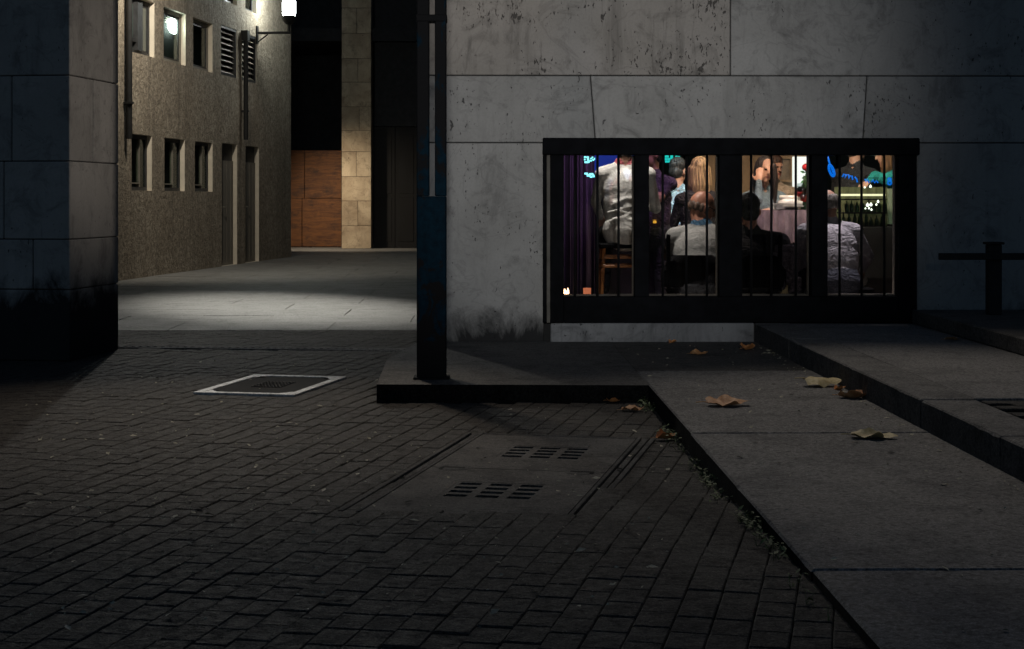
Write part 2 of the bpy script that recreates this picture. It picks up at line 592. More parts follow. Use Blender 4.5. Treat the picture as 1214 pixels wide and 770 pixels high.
b = MB()
L_, W_ = 0.148, 0.101
gap = 0.0017
rowoff = [random.uniform(0, L_) for _ in range(160)]
drain0, drain1 = G(141, 411.5), G(490, 415.5)
ddir = (drain1 - drain0).normalized()
dn = Vector((-ddir.y, ddir.x, 0))
for i in range(-75, 65):
    for j in range(10, 122):
        u = i * W_
        v = j * L_ + rowoff[i + 75]
        c = dB * u + dA * v
        if c.y < 2.6 or c.y > alleyY - 0.02: continue
        if abs(c.x) > 0.42 * c.y + 0.6: continue
        if c.x > X0 + 0.06: continue
        if inrect(c, c1, -0.045) or inrect(c, c2, -0.045) or pip(c, plinth_xy): continue
        if abs((c - drain0).dot(dn)) < 0.10: continue
        hz = random.uniform(-0.002, 0.002) + 0.004 * mnoise.noise(c * 1.3)
        tx, ty = random.uniform(-0.009, 0.009), random.uniform(-0.007, 0.007)
        hl, hw = L_ / 2 - gap * random.uniform(0.1, 1.6), W_ / 2 - gap * random.uniform(0.1, 1.6)
        hz += rise(c)
        cb = 0.004
        vs = []
        for k, (dz, ins) in enumerate(((-0.085, 0.0), (-0.0035, 0.0), (0.0, cb))):
            for su, sv in ((-1, -1), (1, -1), (1, 1), (-1, 1)):
                uu, vv = su * (hw - ins), sv * (hl - ins)
                vs.append(c + dB * uu + dA * vv + UP * (dz + hz + uu * tx + vv * ty))
        fs = [(8, 9, 10, 11)]
        for k in (0, 4):
            for q in range(4):
                fs.append((k + q, k + (q + 1) % 4, k + 4 + (q + 1) % 4, k + 4 + q))
        b.add(vs, fs)
tag(b.build('brick_paving', M['paver']), kind='structure')

# smooth alley paving, large slabs with thin joints
b = MB()
sd = Vector((ddir.x, ddir.y, 0))
al = R_(9)
e1 = Vector((math.cos(R_(0)), math.sin(R_(0)), 0))
x = -14.0
row = 0
y = alleyY
while y < 48:
    ln = 0.9
    x = -14 - (row % 2) * 0.7
    while x < 6:
        wd = 1.4
        z = random.uniform(-0.0025, 0.0025)
        g = 0.003
        b.box((x + g, y + g, -0.03), (x + wd - g, y + ln - g, z + 0.0), bev=0.003)
        x += wd
    y += ln
    row += 1
tag(b.build('alley_paving', M['alley']), kind='structure')

def slab(m_, x0, x1, y0, y1, z0, z1, mi=0, ms=1, seed_=0):
    """paving slab with a worn, slightly chipped rim"""
    rs = random.Random(seed_)
    per = []
    for (a, c) in (((x0, y0), (x1, y0)), ((x1, y0), (x1, y1)), ((x1, y1), (x0, y1)), ((x0, y1), (x0, y0))):
        L0 = math.hypot(c[0] - a[0], c[1] - a[1])
        n_ = max(1, int(L0 / 0.045))
        per += [(a[0] + (c[0] - a[0]) * k / n_, a[1] + (c[1] - a[1]) * k / n_) for k in range(n_)]
    cx_, cy_ = (x0 + x1) / 2, (y0 + y1) / 2
    N_ = len(per)
    lo, hi, top = [], [], []
    chip = 0.0
    for k, (px_, py_) in enumerate(per):
        nz = mnoise.noise(Vector((px_ * 3, py_ * 3, seed_)))
        if rs.random() < 0.035: chip = rs.uniform(0.006, 0.018)
        chip *= 0.45
        e_ = 0.0015 * nz
        ix = (1 if px_ < cx_ else -1) if abs(abs(px_ - cx_) - (x1 - x0) / 2) < 1e-4 else 0
        iy = (1 if py_ < cy_ else -1) if abs(abs(py_ - cy_) - (y1 - y0) / 2) < 1e-4 else 0
        lo.append(Vector((px_ + ix * 0.001, py_ + iy * 0.001, z0)))
        hi.append(Vector((px_ + ix * (0.002 + e_ + chip * 0.3), py_ + iy * (0.002 + e_ + chip * 0.3), z1 - 0.006 - chip * 0.9 - 0.002 * nz)))
        w_ = 0.009 + 0.004 * nz + chip
        top.append(Vector((px_ + ix * w_, py_ + iy * w_, z1 + 0.0012 * nz)))
    b0 = len(m_.f)
    m_.add(lo + hi + top, [(k, (k + 1) % N_, N_ + (k + 1) % N_, N_ + k) for k in range(N_)], ms)
    m_.add(hi + top, [(k, (k + 1) % N_, N_ + (k + 1) % N_, N_ + k) for k in range(N_)], mi)
    m_.add(top, [list(range(N_))], mi)


# pavement slabs
b = MB()
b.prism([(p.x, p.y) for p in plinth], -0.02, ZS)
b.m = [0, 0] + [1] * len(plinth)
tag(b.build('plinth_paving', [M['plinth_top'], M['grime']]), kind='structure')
ys = [-1.2, 1.3, 2.0, G(972, 676, ZS).y, G(822, 514, ZS).y, G(880, 440, ZS).y, D]
b = MB()
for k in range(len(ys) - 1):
    dark_end = 1 if k == len(ys) - 2 else 0  # the last slab, next to the wall, has a darker tone
    slab(b, X0 + random.uniform(-0.004, 0.004), X1 + 0.01, ys[k] + 0.003, ys[k + 1] - 0.003, -0.02, ZS + random.uniform(-0.003, 0.003), dark_end, 2, 10 + k)
tag(b.build('pavement', [M['slab'], M['slab_dark'], M['grime']]), kind='structure')
# upper pavement, its kerb stones and the brick patch let into it
kx = X1 + 0.26
patchY = G(1143, 472, ZU).y
b = MB()
y = -1.0
ky = [G(1187, 517, ZU).y - 1.2 * k for k in range(7, 0, -1)] + [G(1187, 517, ZU).y, G(1094, 474, ZU).y, G(1094, 474, ZU).y + 1.6, G(1094, 474, ZU).y + 3.2, D]
for k in range(len(ky) - 1):
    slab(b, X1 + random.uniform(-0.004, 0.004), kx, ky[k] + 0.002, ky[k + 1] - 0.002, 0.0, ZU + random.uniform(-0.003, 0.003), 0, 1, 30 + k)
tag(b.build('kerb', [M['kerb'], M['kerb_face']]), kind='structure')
b = MB()
b.box((kx + 0.004, patchY, 0.0), (12, D, ZU - 0.002), bev=0.004)
tag(b.build('upper_pavement', M['slab']), kind='structure')
b = MB()
b.box((kx + 0.004, -1, 0.0), (12, patchY - 0.004, ZU - 0.018))
yy = patchY - 0.06
r = 0
while yy > 2.5:
    xx = kx + 0.02 + (0.1 if r % 2 else 0)
    while xx < 5.2:
        b.box((xx, yy - 0.096, ZU - 0.016), (xx + 0.196, yy, ZU - 0.004 + random.uniform(-0.003, 0.003)), 1, 0.006)
        xx += 0.202
    yy -= 0.102
    r += 1
tag(b.build('upper_brick_paving', [M['grit'], M['paver']]), kind='structure')

# ------------------------------------------------------------------ stone building
wx0, wx1 = W(645, 200, D).x, W(1086, 200, D).x
wz0, wz1 = 0.236, 1.575
zc1, zc2 = 1.572, 2.07
bld = thing('stone_building', ((wx0 + wx1) / 2, D + 2, 0), 'pale limestone building with one wide barred window lit from a bar inside', 'building')
b = MB()
T = 0.30
g = 0.0035


def wallblock(x0, x1, z0, z1, mi=0, xt0=None, xt1=None):
    """one facing block; xt are the x of its upper corners where a joint is slanted"""
    xt0 = x0 if xt0 is None else xt0
    xt1 = x1 if xt1 is None else xt1
    a = [(x0 + g, z0 + g), (x1 - g, z0 + g), (xt1 - g, z1 - g), (xt0 + g, z1 - g)]
    cx, cz = sum(p[0] for p in a) / 4, sum(p[1] for p in a) / 4
    c_ = 0.005
    ins = [(p[0] + (c_ if p[0] < cx else -c_), p[1] + (c_ if p[1] < cz else -c_)) for p in a]
    dy = random.uniform(-0.002, 0.002)
    vs = [Vector((p[0], D + 0.006 + dy, p[1])) for p in a] + [Vector((p[0], D + dy, p[1])) for p in ins] + [Vector((p[0], D + T, p[1])) for p in a]
    fs = [(4, 5, 6, 7)] + [(i, (i + 1) % 4, 4 + (i + 1) % 4, 4 + i) for i in range(4)] + [(i, 8 + i, 8 + (i + 1) % 4, (i + 1) % 4) for i in range(4)]
    b.add(vs, fs, mi)


jx = W(866, 60, D).x
wallblock(xc, wx0, 0.0, zc1)
wallblock(wx1, 5.6, 0.0, zc1)
wallblock(5.6, 9.0, 0.0, zc1)
a0, a1 = W(706, 165, D).x, W(700, 90, D).x
b0, b1 = W(1023, 165, D).x, W(1028, 90, D).x
wallblock(xc, a0, zc1, zc2, 0, None, a1)
wallblock(a0, b0, zc1, zc2, 0, a1, b1)
wallblock(b0, 6.2, zc1, zc2, 0, b1, None)
wallblock(6.2, 9.0, zc1, zc2)
wallblock(xc, jx, zc2, 3.15, 1)
wallblock(jx, 6.0, zc2, 3.15, 0)
wallblock(6.0, 9.0, zc2, 3.15, 0)
for k, (z0, z1) in enumerate(((3.15, 3.65), (3.65, 4.7), (4.7, 5.2), (5.2, 6.3))):
    xs = [xc] + [xc + 1.2 * (1 + k % 2 * 0.5) + 2.6 * q for q in range(3)] + [9.0]
    for q in range(len(xs) - 1): wallblock(xs[q], xs[q + 1], z0, z1, 0)
b.build('wall', [M['wall_stone'], M['wall_stone_pitted']], bld)
b = MB()                        # the wall behind the facing: closes the joints
yb0, yb1 = D + 0.02, D + T + 0.02
b.box((xc + 0.02, yb0, 0), (wx0 - 0.01, yb1, 6.29))
b.box((wx1 + 0.01, yb0, 0), (9.0, yb1, 6.29))
b.box((wx0 - 0.01, yb0, zc1 + 0.004), (wx1 + 0.01, yb1, 6.29))
b.box((wx0 - 0.01, yb0, 0), (wx1 + 0.01, yb1, wz0 - 0.006))
b.box((xc + 0.02, yb1, 0), (xc + 0.25, 38.0, 6.29))
b.box((xc + 0.02, yb1, 6.0), (9.0, 26.0, 6.28))
b.box((8.8, yb1, 0), (9.0, 26.0, 6.0))
b.build('inner_wall', M['joint'], bld)
b = MB()
sx0 = W(652, 390, D).x
b.box((sx0 + 0.004, D - 0.035, ZS - 0.02), (X1 - 0.006, D + 0.10, 0.236), bev=0.007)
b.build('window_sill', M['sill'], bld)

# the barred window: frame (mesh) with mullions, panes and bars below it
fy0, fy1 = D - 0.045, D + 0.12
px_open = [(668, 752), (769, 852), (879, 961), (980, 1064)]
ox = [(W(a, 200, D).x, W(c, 200, D).x) for a, c in px_open]
oz0, oz1 = W(700, 352, D).z, W(700, 184, D).z
fz0, fz1 = 0.240, W(700, 164, D).z
b = MB()
b.box((wx0 - 0.012, fy0 - 0.02, oz1 + 0.0), (wx1 + 0.012, fy1, fz1), 0, 0.006)                  # header
b.box((wx0 + 0.045, fy0, fz0), (ox[0][0], fy1, oz1 - 0.001), 0, 0.004)                           # left post
b.box((ox[3][1], fy0, fz0), (wx1 - 0.006, fy1, oz1 - 0.001), 0, 0.004)                           # right post
b.box((ox[0][0] + 0.001, fy0 + 0.012, fz0), (ox[3][1] - 0.001, fy1, oz0), 0, 0.004)              # lower panel
b.box((wx0 + 0.018, fy0 + 0.006, fz0), (wx0 + 0.044, fy1, oz1 - 0.002), 1, 0.003)                # pale weathered strip
b.box((wx0 - 0.010, fy0 - 0.004, fz0 + 0.006), (wx0 + 0.0165, fy1, oz1 - 0.002), 0, 0.003)  # thin black strip in place of a shadow gap
b.box((ox[0][0] + 0.001, fy0 + 0.006, fz0 + 0.03), (ox[3][1] - 0.001, fy0 + 0.0118, fz0 + 0.05), 0)
win = b.build('window_frame', [M['frame_black'], M['frame_lite']], bld)
ORG['window_frame'] = ORG[bld.name].copy()
for k in range(3):
    m = MB()
    m.box((ox[k][1], fy0 + 0.004, oz0 + 0.001), (ox[k + 1][0], fy1, oz1 - 0.001), 0, 0.004)
    m.build('mullion', M['frame_black'], win)
for k in range(4):
    m = MB()
    m.box((ox[k][0] + 0.001, D + 0.060, oz0 + 0.001), (ox[k][1] - 0.001, D + 0.066, oz1 - 0.001))
    m.build('pane', M['glass'], win)
    m = MB()
    t_ = 0.013
    m.box((ox[k][0] + 0.001, D + 0.068, oz0 + 0.001), (ox[k][1] - 0.001, fy1 - 0.002, oz0 + t_))
    m.box((ox[k][0] + 0.001, D + 0.068, oz0 + t_ + 0.001), (ox[k][0] + 0.006, fy1 - 0.002, oz1 - 0.002))
    m.box((ox[k][1] - 0.008, D + 0.068, oz0 + t_ + 0.001), (ox[k][1] - 0.001, fy1 - 0.002, oz1 - 0.002))
    m.build('glazing_bead', M['bead'], win)
for px in (681.6, 708.5, 733.5, 786, 814, 838.5, 891, 915, 944, 996, 1022, 1049):
    xx = W(px, 260, D).x
    m = MB()
    m.tube([(xx, D + 0.018, oz0 - 0.004), (xx, D + 0.018, oz1 + 0.004)], 0.0095, 10)
    m.build('security_bar', M['bar'], win, smooth=True)

# ------------------------------------------------------------------ left pillar
pf, pb = G(83, 429), G(141, 415)
pd = (pb - pf).normalized()
ph = math.atan2(pd.x, pd.y)
pn = Vector((-pd.y, pd.x, 0))          # to the left
plen = (pb - pf).length
pil = thing('stone_pillar', pf + pn * 0.7 + pd * plen / 2, 'big square pillar of pale limestone blocks blackened at its foot', 'pillar')
b = MB()
zz = lambda py: CAMH + (237 - py) / FPX * pf.y
cs = [0.0, zz(343.5), zz(284), zz(191.5), zz(90), 2.85, 3.7, 4.5, 6.3]
uj = [[0.6], [0.28, 0.95], [0.5], [0.44], [0.75], [0.4], [0.8], [0.4]]
vj = [[], [], [], [0.46], [0.9], [0.5], [], [0.5]]
for k in range(len(cs) - 1):
    us = [0.0] + uj[k] + [1.6]
    vs_ = [0.0] + [q * plen for q in vj[k]] + [plen]
    for p in range(len(us) - 1):
        for q in range(len(vs_) - 1):
            cu, cv = (us[p] + us[p + 1]) / 2, (vs_[q] + vs_[q + 1]) / 2
            b.obox(pf + pn * cu + pd * cv + UP * (cs[k] + cs[k + 1]) / 2,
                   ((us[p + 1] - us[p]) / 2 - 0.003, (vs_[q + 1] - vs_[q]) / 2 - 0.003, (cs[k + 1] - cs[k]) / 2 - 0.003), (pn, pd, UP), 0, 0.006)
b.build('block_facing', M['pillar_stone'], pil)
b = MB()
b.obox(pf + pn * 0.8 + pd * plen / 2 + UP * 3.14, (0.785, plen / 2 - 0.015, 3.13), (pn, pd, UP))
b.build('core', M['joint'], pil)

# ------------------------------------------------------------------ left building (rough render)
A0 = G(142, 333)
bh = YAW + math.atan((830 - 607) / FPX)
bd = Vector((math.sin(bh), math.cos(bh), 0))
bn = Vector((bd.y, -bd.x, 0))            # outwards, to the right


def S(px, py):
    r_ = ray(px, py)
    det = r_.x * (-bd.y) + bd.x * r_.y
    t = (A0.x * (-bd.y) + bd.x * A0.y) / det
    return (r_.x * t - A0.x) * bd.x + (r_.y * t - A0.y) * bd.y, CAMH + r_.z * t


def SP(s, n, z):
    return A0 + bd * s + bn * n + UP * z


hb = thing('rendered_building', SP(4, -3, 0), 'beige rough rendered building with small deep windows, louvres and two doors', 'building')
send = S(345, 305)[0]
lw = [(S(156, 160), S(180, 227)), (S(195, 163), S(219, 227)), (S(231, 166), S(252, 227))]
dr = [(S(263, 170), S(281, 317)), (S(291, 172), S(307, 311))]
uw = [(S(151, 2), S(183, 68)), (S(194, 6), S(220, 79)), (S(229, 25), S(252, 87))]
lv = [(S(262, 29), S(281, 94)), (S(287, 38), S(304, 99))]
tw = [(S(266, -40), S(281, 7)), (S(291, -30), S(304, 17))]


def SN(px, py, n):
    r_ = ray(px, py)
    O_ = A0 + bn * n
    det = r_.x * (-bd.y) + bd.x * r_.y
    t = (O_.x * (-bd.y) + bd.x * O_.y) / det
    return (r_.x * t - O_.x) * bd.x + (r_.y * t - O_.y) * bd.y, CAMH + r_.z * t


def rect(p, z0=None, z1=None):
    (s0, za), (s1, zb) = p
    return [s0, s1, min(za, zb) if z0 is None else z0, max(za, zb) if z1 is None else z1]


ops = []
lwz = (1.285, 2.11)
for p in lw: ops.append(rect(p, *lwz) + ['lw'])
for p in dr: ops.append(rect(p, 0.0, 2.135) + ['door'])
for p in uw: ops.append(rect(p, 3.295, 4.12) + ['uw'])
for p in lv: ops.append(rect(p, 3.305, 4.17) + ['lv'])
for p in tw: ops.append(rect(p, 4.60, 5.5) + ['tw'])
REV = 0.12
ss = sorted(set([-6.0, send] + [o[0] for o in ops] + [o[1] for o in ops]))
zs = sorted(set([0.0, 8.0] + [o[2] for o in ops] + [o[3] for o in ops]))
b = MB()
for i in range(len(ss) - 1):
    for j in range(len(zs) - 1):
        cs_, cz_ = (ss[i] + ss[i + 1]) / 2, (zs[j] + zs[j + 1]) / 2
        if any(o[0] < cs_ < o[1] and o[2] < cz_ < o[3] for o in ops): continue
        b.add([SP(ss[i], 0, zs[j]), SP(ss[i + 1], 0, zs[j]), SP(ss[i + 1], 0, zs[j + 1]), SP(ss[i], 0, zs[j + 1])], [(0, 1, 2, 3)], 0)
for o in ops:
    s0, s1, z0, z1 = o[:4]
    for (p, q) in (((s0, z0), (s0, z1)), ((s1, z1), (s1, z0)), ((s0, z1), (s1, z1)), ((s1, z0), (s0, z0))):
        b.add([SP(p[0], 0, p[1]), SP(q[0], 0, q[1]), SP(q[0], -REV, q[1]), SP(p[0], -REV, p[1])], [(0, 1, 2, 3)], 1)
b.add([SP(send, 0, 0), SP(send, -9, 0), SP(send, -9, 8), SP(send, 0, 8)], [(0, 1, 2, 3)], 0)
b.add([SP(-6, 0, 0), SP(-6, -9, 0), SP(-6, -9, 8), SP(-6, 0, 8)], [(3, 2, 1, 0)], 0)
b.add([SP(-6, 0, 8), SP(send, 0, 8), SP(send, -9, 8), SP(-6, -9, 8)], [(0, 1, 2, 3)], 0)
b.build('wall', [M['stucco'], M['reveal']], hb)
b = MB()
b.obox(SP((send - 6) / 2, -REV - 0.14, 4), ((send + 6) / 2 - 0.02, 0.06, 3.98), (bd, bn, UP))
b.build('inner_wall', M['void'], hb)


def lbox(m, s0, s1, n0, n1, z0, z1, mi=0, bev=0.0):
    m.obox(SP((s0 + s1) / 2, (n0 + n1) / 2, (z0 + z1) / 2), (abs(s1 - s0) / 2, abs(n1 - n0) / 2, abs(z1 - z0) / 2), (bd, bn, UP), mi, bev)


def winframe(m, s0, s1, z0, z1, n0, n1, t, tb=None, mi=0):
    tb = tb or t
    lbox(m, s0, s0 + t, n0, n1, z0, z1, mi)
    lbox(m, s1 - t, s1, n0, n1, z0, z1, mi)
    lbox(m, s0 + t, s1 - t, n0, n1, z0, z0 + tb, mi)
    lbox(m, s0 + t, s1 - t, n0, n1, z1 - t, z1, mi)


M['reflection_glow'] = emit('lamp_reflection_glow', (0.92, 1.0, 0.97), 26)
for idx, o in enumerate(ops):
    s0, s1, z0, z1, kd = o
    e = 0.003
    if kd in ('lw', 'uw', 'tw'):
        m = MB()
        mid = s0 + (s1 - s0) * (0.62 if kd == 'lw' else 0.5)
        winframe(m, s0 + e, s1 - e, z0 + e, z1 - e, -REV + 0.003, -REV + 0.045, 0.055, 0.05, 1 if kd != 'uw' or idx == 5 else 0)
        if kd == 'lw': lbox(m, mid - 0.012, mid + 0.012, -REV + 0.004, -REV + 0.05, z0 + 0.053, z1 - 0.063, 0)
        if kd == 'lw': lbox(m, s0 + 0.06, mid - 0.013, -REV + 0.004, -REV + 0.05, z0 + 0.10, z0 + 0.118, 0)
        if kd == 'uw': winframe(m, s0 + 0.06, s1 - 0.06, z0 + 0.053, z1 - 0.063, -REV + 0.004, -REV + 0.03, 0.035, 0.03, 1)
        if kd == 'uw' and idx == 5:
            lbox(m, mid - 0.09, mid + 0.12, -REV + 0.004, -REV + 0.10, z0 + 0.053, z1 - 0.063, 1)
            lbox(m, s0 + 0.063, mid - 0.092, -REV + 0.004, -REV + 0.08, z0 + 0.17, z0 + 0.22, 1)
        fr_ = m.build('window_frame', [M['win_frame'], M['dark_frame']], hb)
        ORG[fr_.name] = ORG[hb.name].copy()
        m = MB()
        lbox(m, s0 + 0.063, s1 - 0.063, -REV + 0.02, -REV + 0.026, z0 + 0.053, z1 - 0.063)
        m.build('pane', M['pane_grey'] if kd == 'uw' and idx == 5 else M['glass_dark'], fr_)
        if idx == 6:                                    # glowing disc behind the pane, stands in for a lamp's reflection
            sl_, zl2 = SN(203.5, 31, -REV - 0.03)
            c_ = SP(sl_, -REV - 0.03, zl2)
            m = MB()
            m.add([c_ + bd * (0.235 * math.cos(q) * abs(math.cos(q)) ** -0.25 if abs(math.cos(q)) > 1e-6 else 0) + UP * (0.125 * math.sin(q)) + bn * 0.02 for q in [k * math.pi / 16 for k in range(32)]]
                  + [c_ + bd * (0.235 * math.cos(q)) * 0.9 + UP * (0.115 * math.sin(q)) for q in [k * math.pi / 16 for k in range(32)]],
                  [list(range(32))] + [(k, (k + 1) % 32, 32 + (k + 1) % 32, 32 + k) for k in range(32)])
            m.build('lamp_reflection', M['reflection_glow'], fr_)
            m = MB()
            for q in range(4):
                lbox(m, s0 + 0.08, s1 - 0.08, -REV - 0.06, -REV - 0.045, z1 - 0.075 - q * 0.035, z1 - 0.06 - q * 0.035)
            m.build('blind_slats', M['louvre'], fr_)
    elif kd == 'door':
        m = MB()
        lbox(m, s0 + e, s1 - e, -REV + 0.01, -REV + 0.05, z0 + 0.004, z1 - 0.30)
        for q in (0.28, 0.55, 0.8):
            lbox(m, s0 + (s1 - s0) * q - 0.006, s0 + (s1 - s0) * q + 0.006, -REV + 0.0505, -REV + 0.056, z0 + 0.05, z1 - 0.34)
        lbox(m, s0 + e, s1 - e, -REV + 0.01, -REV + 0.03, z1 - 0.297, z1 - 0.004, 1)
        dd = m.build('door', [M['door'], M['dark_frame']], hb)
        ORG[dd.name] = ORG[hb.name].copy()
        m = MB()
        m.tube([SP(s0 + 0.12, -REV + 0.05, 1.02), SP(s0 + 0.12, -REV + 0.11, 1.02), SP(s0 + 0.24, -REV + 0.11, 1.02)], 0.011, 8)
        m.build('handle', M['win_frame'], dd, smooth=True)
    elif kd == 'lv':
        m = MB()
        winframe(m, s0 + e, s1 - e, z0 + e, z1 - e, -REV + 0.02, -0.012, 0.045, None, 1)
        n_ = 8
        for q in range(n_):
            zc = z0 + 0.09 + q * (z1 - z0 - 0.14) / (n_ - 0.6)
            cN = Vector(bn) * 0.80 - UP * 0.6
            cN.normalize()
            up_ = bd.cross(cN)
            m.obox(SP((s0 + s1) / 2, -0.085, zc), ((s1 - s0) / 2 - 0.05, 0.055, 0.006), (bd, cN, up_), 0)
        m.build('louvre', [M['louvre'], M['dark_frame']], hb)
for (px, py0, py1, rr) in ((147.5, -80, 165, 0.045), (287, 38, 166, 0.042)):  # first pipe takes the place of a shadow streak on the wall
    s_, z1_ = S(px, py0)
    z0_ = S(px, py1)[1]
    m = MB()
    m.tube([SP(s_, 0.07, max(0.0, z0_)), SP(s_, 0.07, z1_)], rr, 12)
    for zb in np.arange(max(0.3, z0_ + 0.5), z1_, 2.4):
        lbox(m, s_ - rr - 0.012, s_ + rr + 0.012, 0.002, 0.07 + rr + 0.008, zb, zb + 0.03)
    if px > 200: lbox(m, s_ - 0.06, s_ + 0.08, 0.003, 0.12, z1_ - 0.16, z1_ + 0.02)
    m.build('pipe_and_shade_strip', M['pipe'], hb, smooth=False)

# ------------------------------------------------------------------ bracket lanterns
M['lantern_glass'] = emit('lantern_glass_glow', (0.93, 1.0, 0.95), 70)
M['lantern_rim'] = emit('lantern_glass_edge', (0.55, 0.95, 0.88), 4.0)


def lantern(s, out, z, label, power=None):
    """z is the foot of the glass"""
    p = SP(s, out, z)
    t = thing('wall_lantern', SP(s, 0, z - 0.25), label, 'lantern', 'bracket lanterns on the rendered building')
    m = MB()
    lbox(m, s - 0.05, s + 0.05, 0.003, 0.03, z - 0.52, z - 0.18, 0, 0.004)
    lbox(m, s - 0.025, s + 0.025, 0.03, out + 0.03, z - 0.335, z - 0.29, 0, 0.004)
    m.tube([SP(s, 0.03, z - 0.48), SP(s, out * 0.35, z - 0.34)], 0.012, 8)
    m.tube([SP(s, out, z - 0.29), SP(s, out, z - 0.12)], 0.03, 12)
    m.build('arm', M['pipe'], t)
    m = MB()
    m.lathe(p, [(0.05, -0.16), (0.115, -0.10), (0.135, -0.03), (0.135, 0.0)], 24)
    m.build('base_cup', M['pipe'], t, smooth=True)
    m = MB()
    m.lathe(p, [(0.118, 0.001), (0.12, 0.06), (0.12, 0.62), (0.118, 0.66)], 28)
    m.build('glass', M['lantern_glass'], t, smooth=True)
    m = MB()
    m.lathe(p, [(0.145, 0.661), (0.15, 0.70), (0.09, 0.80), (0.0, 0.83)], 24)
    m.build('cap', M['pipe'], t, smooth=True)
    return p


ls, lz = S(304, 40)
lantern(ls, 0.62, W(330, 19, SP(ls, 0.6, 0).y).z, 'lit cylindrical glass lantern on an iron bracket beside the louvres')
lamp('lantern_and_pool_light', 'SPOT', SP(ls - 0.3, 0.75, lz + 0.05), SP(ls - 1.0, 2.2, 0), 28, (1.0, 0.97, 0.88), 0.1, 130, 0.6)
# second lantern, out of the picture above: on the same wall nearer the photographer
lamp('lantern_and_pool_light', 'SPOT', SP(-0.6, 1.25, 5.2), SP(2.6, 0.0, 1.6), 520, (1.0, 0.91, 0.76), 0.12, 105, 1.0)
lamp('lantern_and_pool_light', 'SPOT', SP(-0.5, 1.3, 5.0), G(215, 430), 380, (1.0, 0.97, 0.90), 0.06, 60, 1.0)
lamp('lantern_and_pool_light', 'SPOT', (-2.4, 17.6, 6.2), (-2.25, 17.3, 0), 2450, (1.0, 0.98, 0.91), 0.12, 62, 1.0, 0.52, 1.0)  # unseen spot added over mid alley, makes the bright floor pool

# ------------------------------------------------------------------ far end of the alley
fc = G(405, 295)
colY = fc.y
cw = W(440, 250, colY).x - fc.x
colm = thing('stone_clad_column', (fc.x + cw / 2, colY + 0.4, 0), 'tall travertine clad column glowing warm at the end of the alley', 'column')
b = MB()
zc_ = lambda py: CAMH + (237 - py) / FPX * colY
zl = [0.0] + [zc_(p) for p in (268, 238.5, 209.5, 180, 155, 127, 98, 70, 40, 10, -20, -50)]
for k in range(len(zl) - 1):
    parts = [0, cw] if k % 2 == 0 else [0, cw * (0.5 + 0.05 * (k % 3)), cw]
    for q in range(len(parts) - 1):
        b.box((fc.x + parts[q] + 0.003, colY, zl[k] + 0.003), (fc.x + parts[q + 1] - 0.003, colY + 0.75, zl[k + 1] - 0.003), 0, 0.006)
b.build('stone_cladding', M['travertine'], colm)
b = MB()
b.box((fc.x + 0.012, colY + 0.012, 0), (fc.x + cw - 0.012, colY + 0.74, zl[-1] - 0.01))
b.build('core', M['joint'], colm)

hy = colY + 1.0
hx0, hx1 = W(330, 250, hy).x, W(405, 250, hy).x
hz = W(370, 178, hy).z
hm = W(370, 235, hy).z
hd = thing('plywood_hoarding', ((hx0 + hx1) / 2, hy, 0), 'orange brown plywood hoarding closing the far end beside the column', 'hoarding')
for (z0, z1, x0, x1) in ((0.02, hm, hx0, W(358, 250, hy).x), (0.02, hm - 0.004, W(358, 250, hy).x, hx1), (hm, hz, hx0, W(361, 250, hy).x), (hm, hz - 0.006, W(361, 250, hy).x, hx1)):
    m = MB()
    m.box((x0 + 0.006, hy + random.uniform(0, 0.012), z0), (x1 - 0.006, hy + 0.03, z1 - 0.008), 0, 0.003)
    m.build('plywood_panel', M['ply'], hd)
m = MB()
for xx in (hx0 + 0.1, (hx0 + hx1) / 2, hx1 - 0.06): m.box((xx - 0.04, hy + 0.032, 0), (xx + 0.04, hy + 0.11, hz - 0.04))
m.build('batten', M['far_door'], hd)

fb = thing('far_building', (-2, 44, 0), 'unlit black building closing off the alley behind the column', 'building')
m = MB()
m.box((-14, 41.6, 0), (6, 43, 12))
m.box((W(441, 200, colY).x + 0.01, colY + 0.5, 2.9), (xc + 0.0, colY + 0.7, 12))
m.box((fc.x - 6, colY + 0.2, 4.9), (xc, colY + 6, 5.2))
m.build('wall', M['far_dark'], fb)
xa = fc.x + cw + 0.03
for q in range(3):
    m = MB()
    x0 = xa + q * 0.52
    m.box((x0, colY + 0.45, 0.015), (x0 + 0.505, colY + 0.5, 2.88), 0, 0.004)
    for (za, zb) in ((0.15, 1.2), (1.3, 2.7)): m.box((x0 + 0.08, colY + 0.437, za), (x0 + 0.425, colY + 0.4495, zb), 0, 0.004)
    m.build('door', M['far_door'], fb)
lamp('alley_lamp', 'SPOT', (fc.x - 1.3, colY - 2.4, 2.6), (fc.x + 0.35, colY + 0.1, 0.3), 400, (1.0, 0.84, 0.64), 0.12, 92, 1.0)

# ------------------------------------------------------------------ drain, covers, post
dt = thing('drain_channel', (drain0 + drain1) / 2, 'narrow slotted drain channel crossing the brick paving at the alley mouth', 'drain')
b = MB()
ln = (drain1 - drain0).length + 3.2
st = drain0 - ddir * 1.6
b.obox(st + ddir * ln / 2 + dn * 0.062 + UP * -0.006, (ln / 2, 0.03, 0.012), (ddir, dn, UP), 0, 0.003)
b.obox(st + ddir * ln / 2 - dn * 0.062 + UP * -0.006, (ln / 2, 0.03, 0.012), (ddir, dn, UP), 0, 0.003)
b.build('edge_strip', M['kerb'], dt)
b = MB()
k = 0.0
while k < ln:
    b.obox(st + ddir * k + UP * -0.004, (0.014, 0.030, 0.008), (ddir, dn, UP), 0)
    k += 0.06
b.build('grating', M['kerb'], dt)


def rp(rect_, u, v, z=0.0):
    return rect_[0] + dB * u + dA * v + UP * z


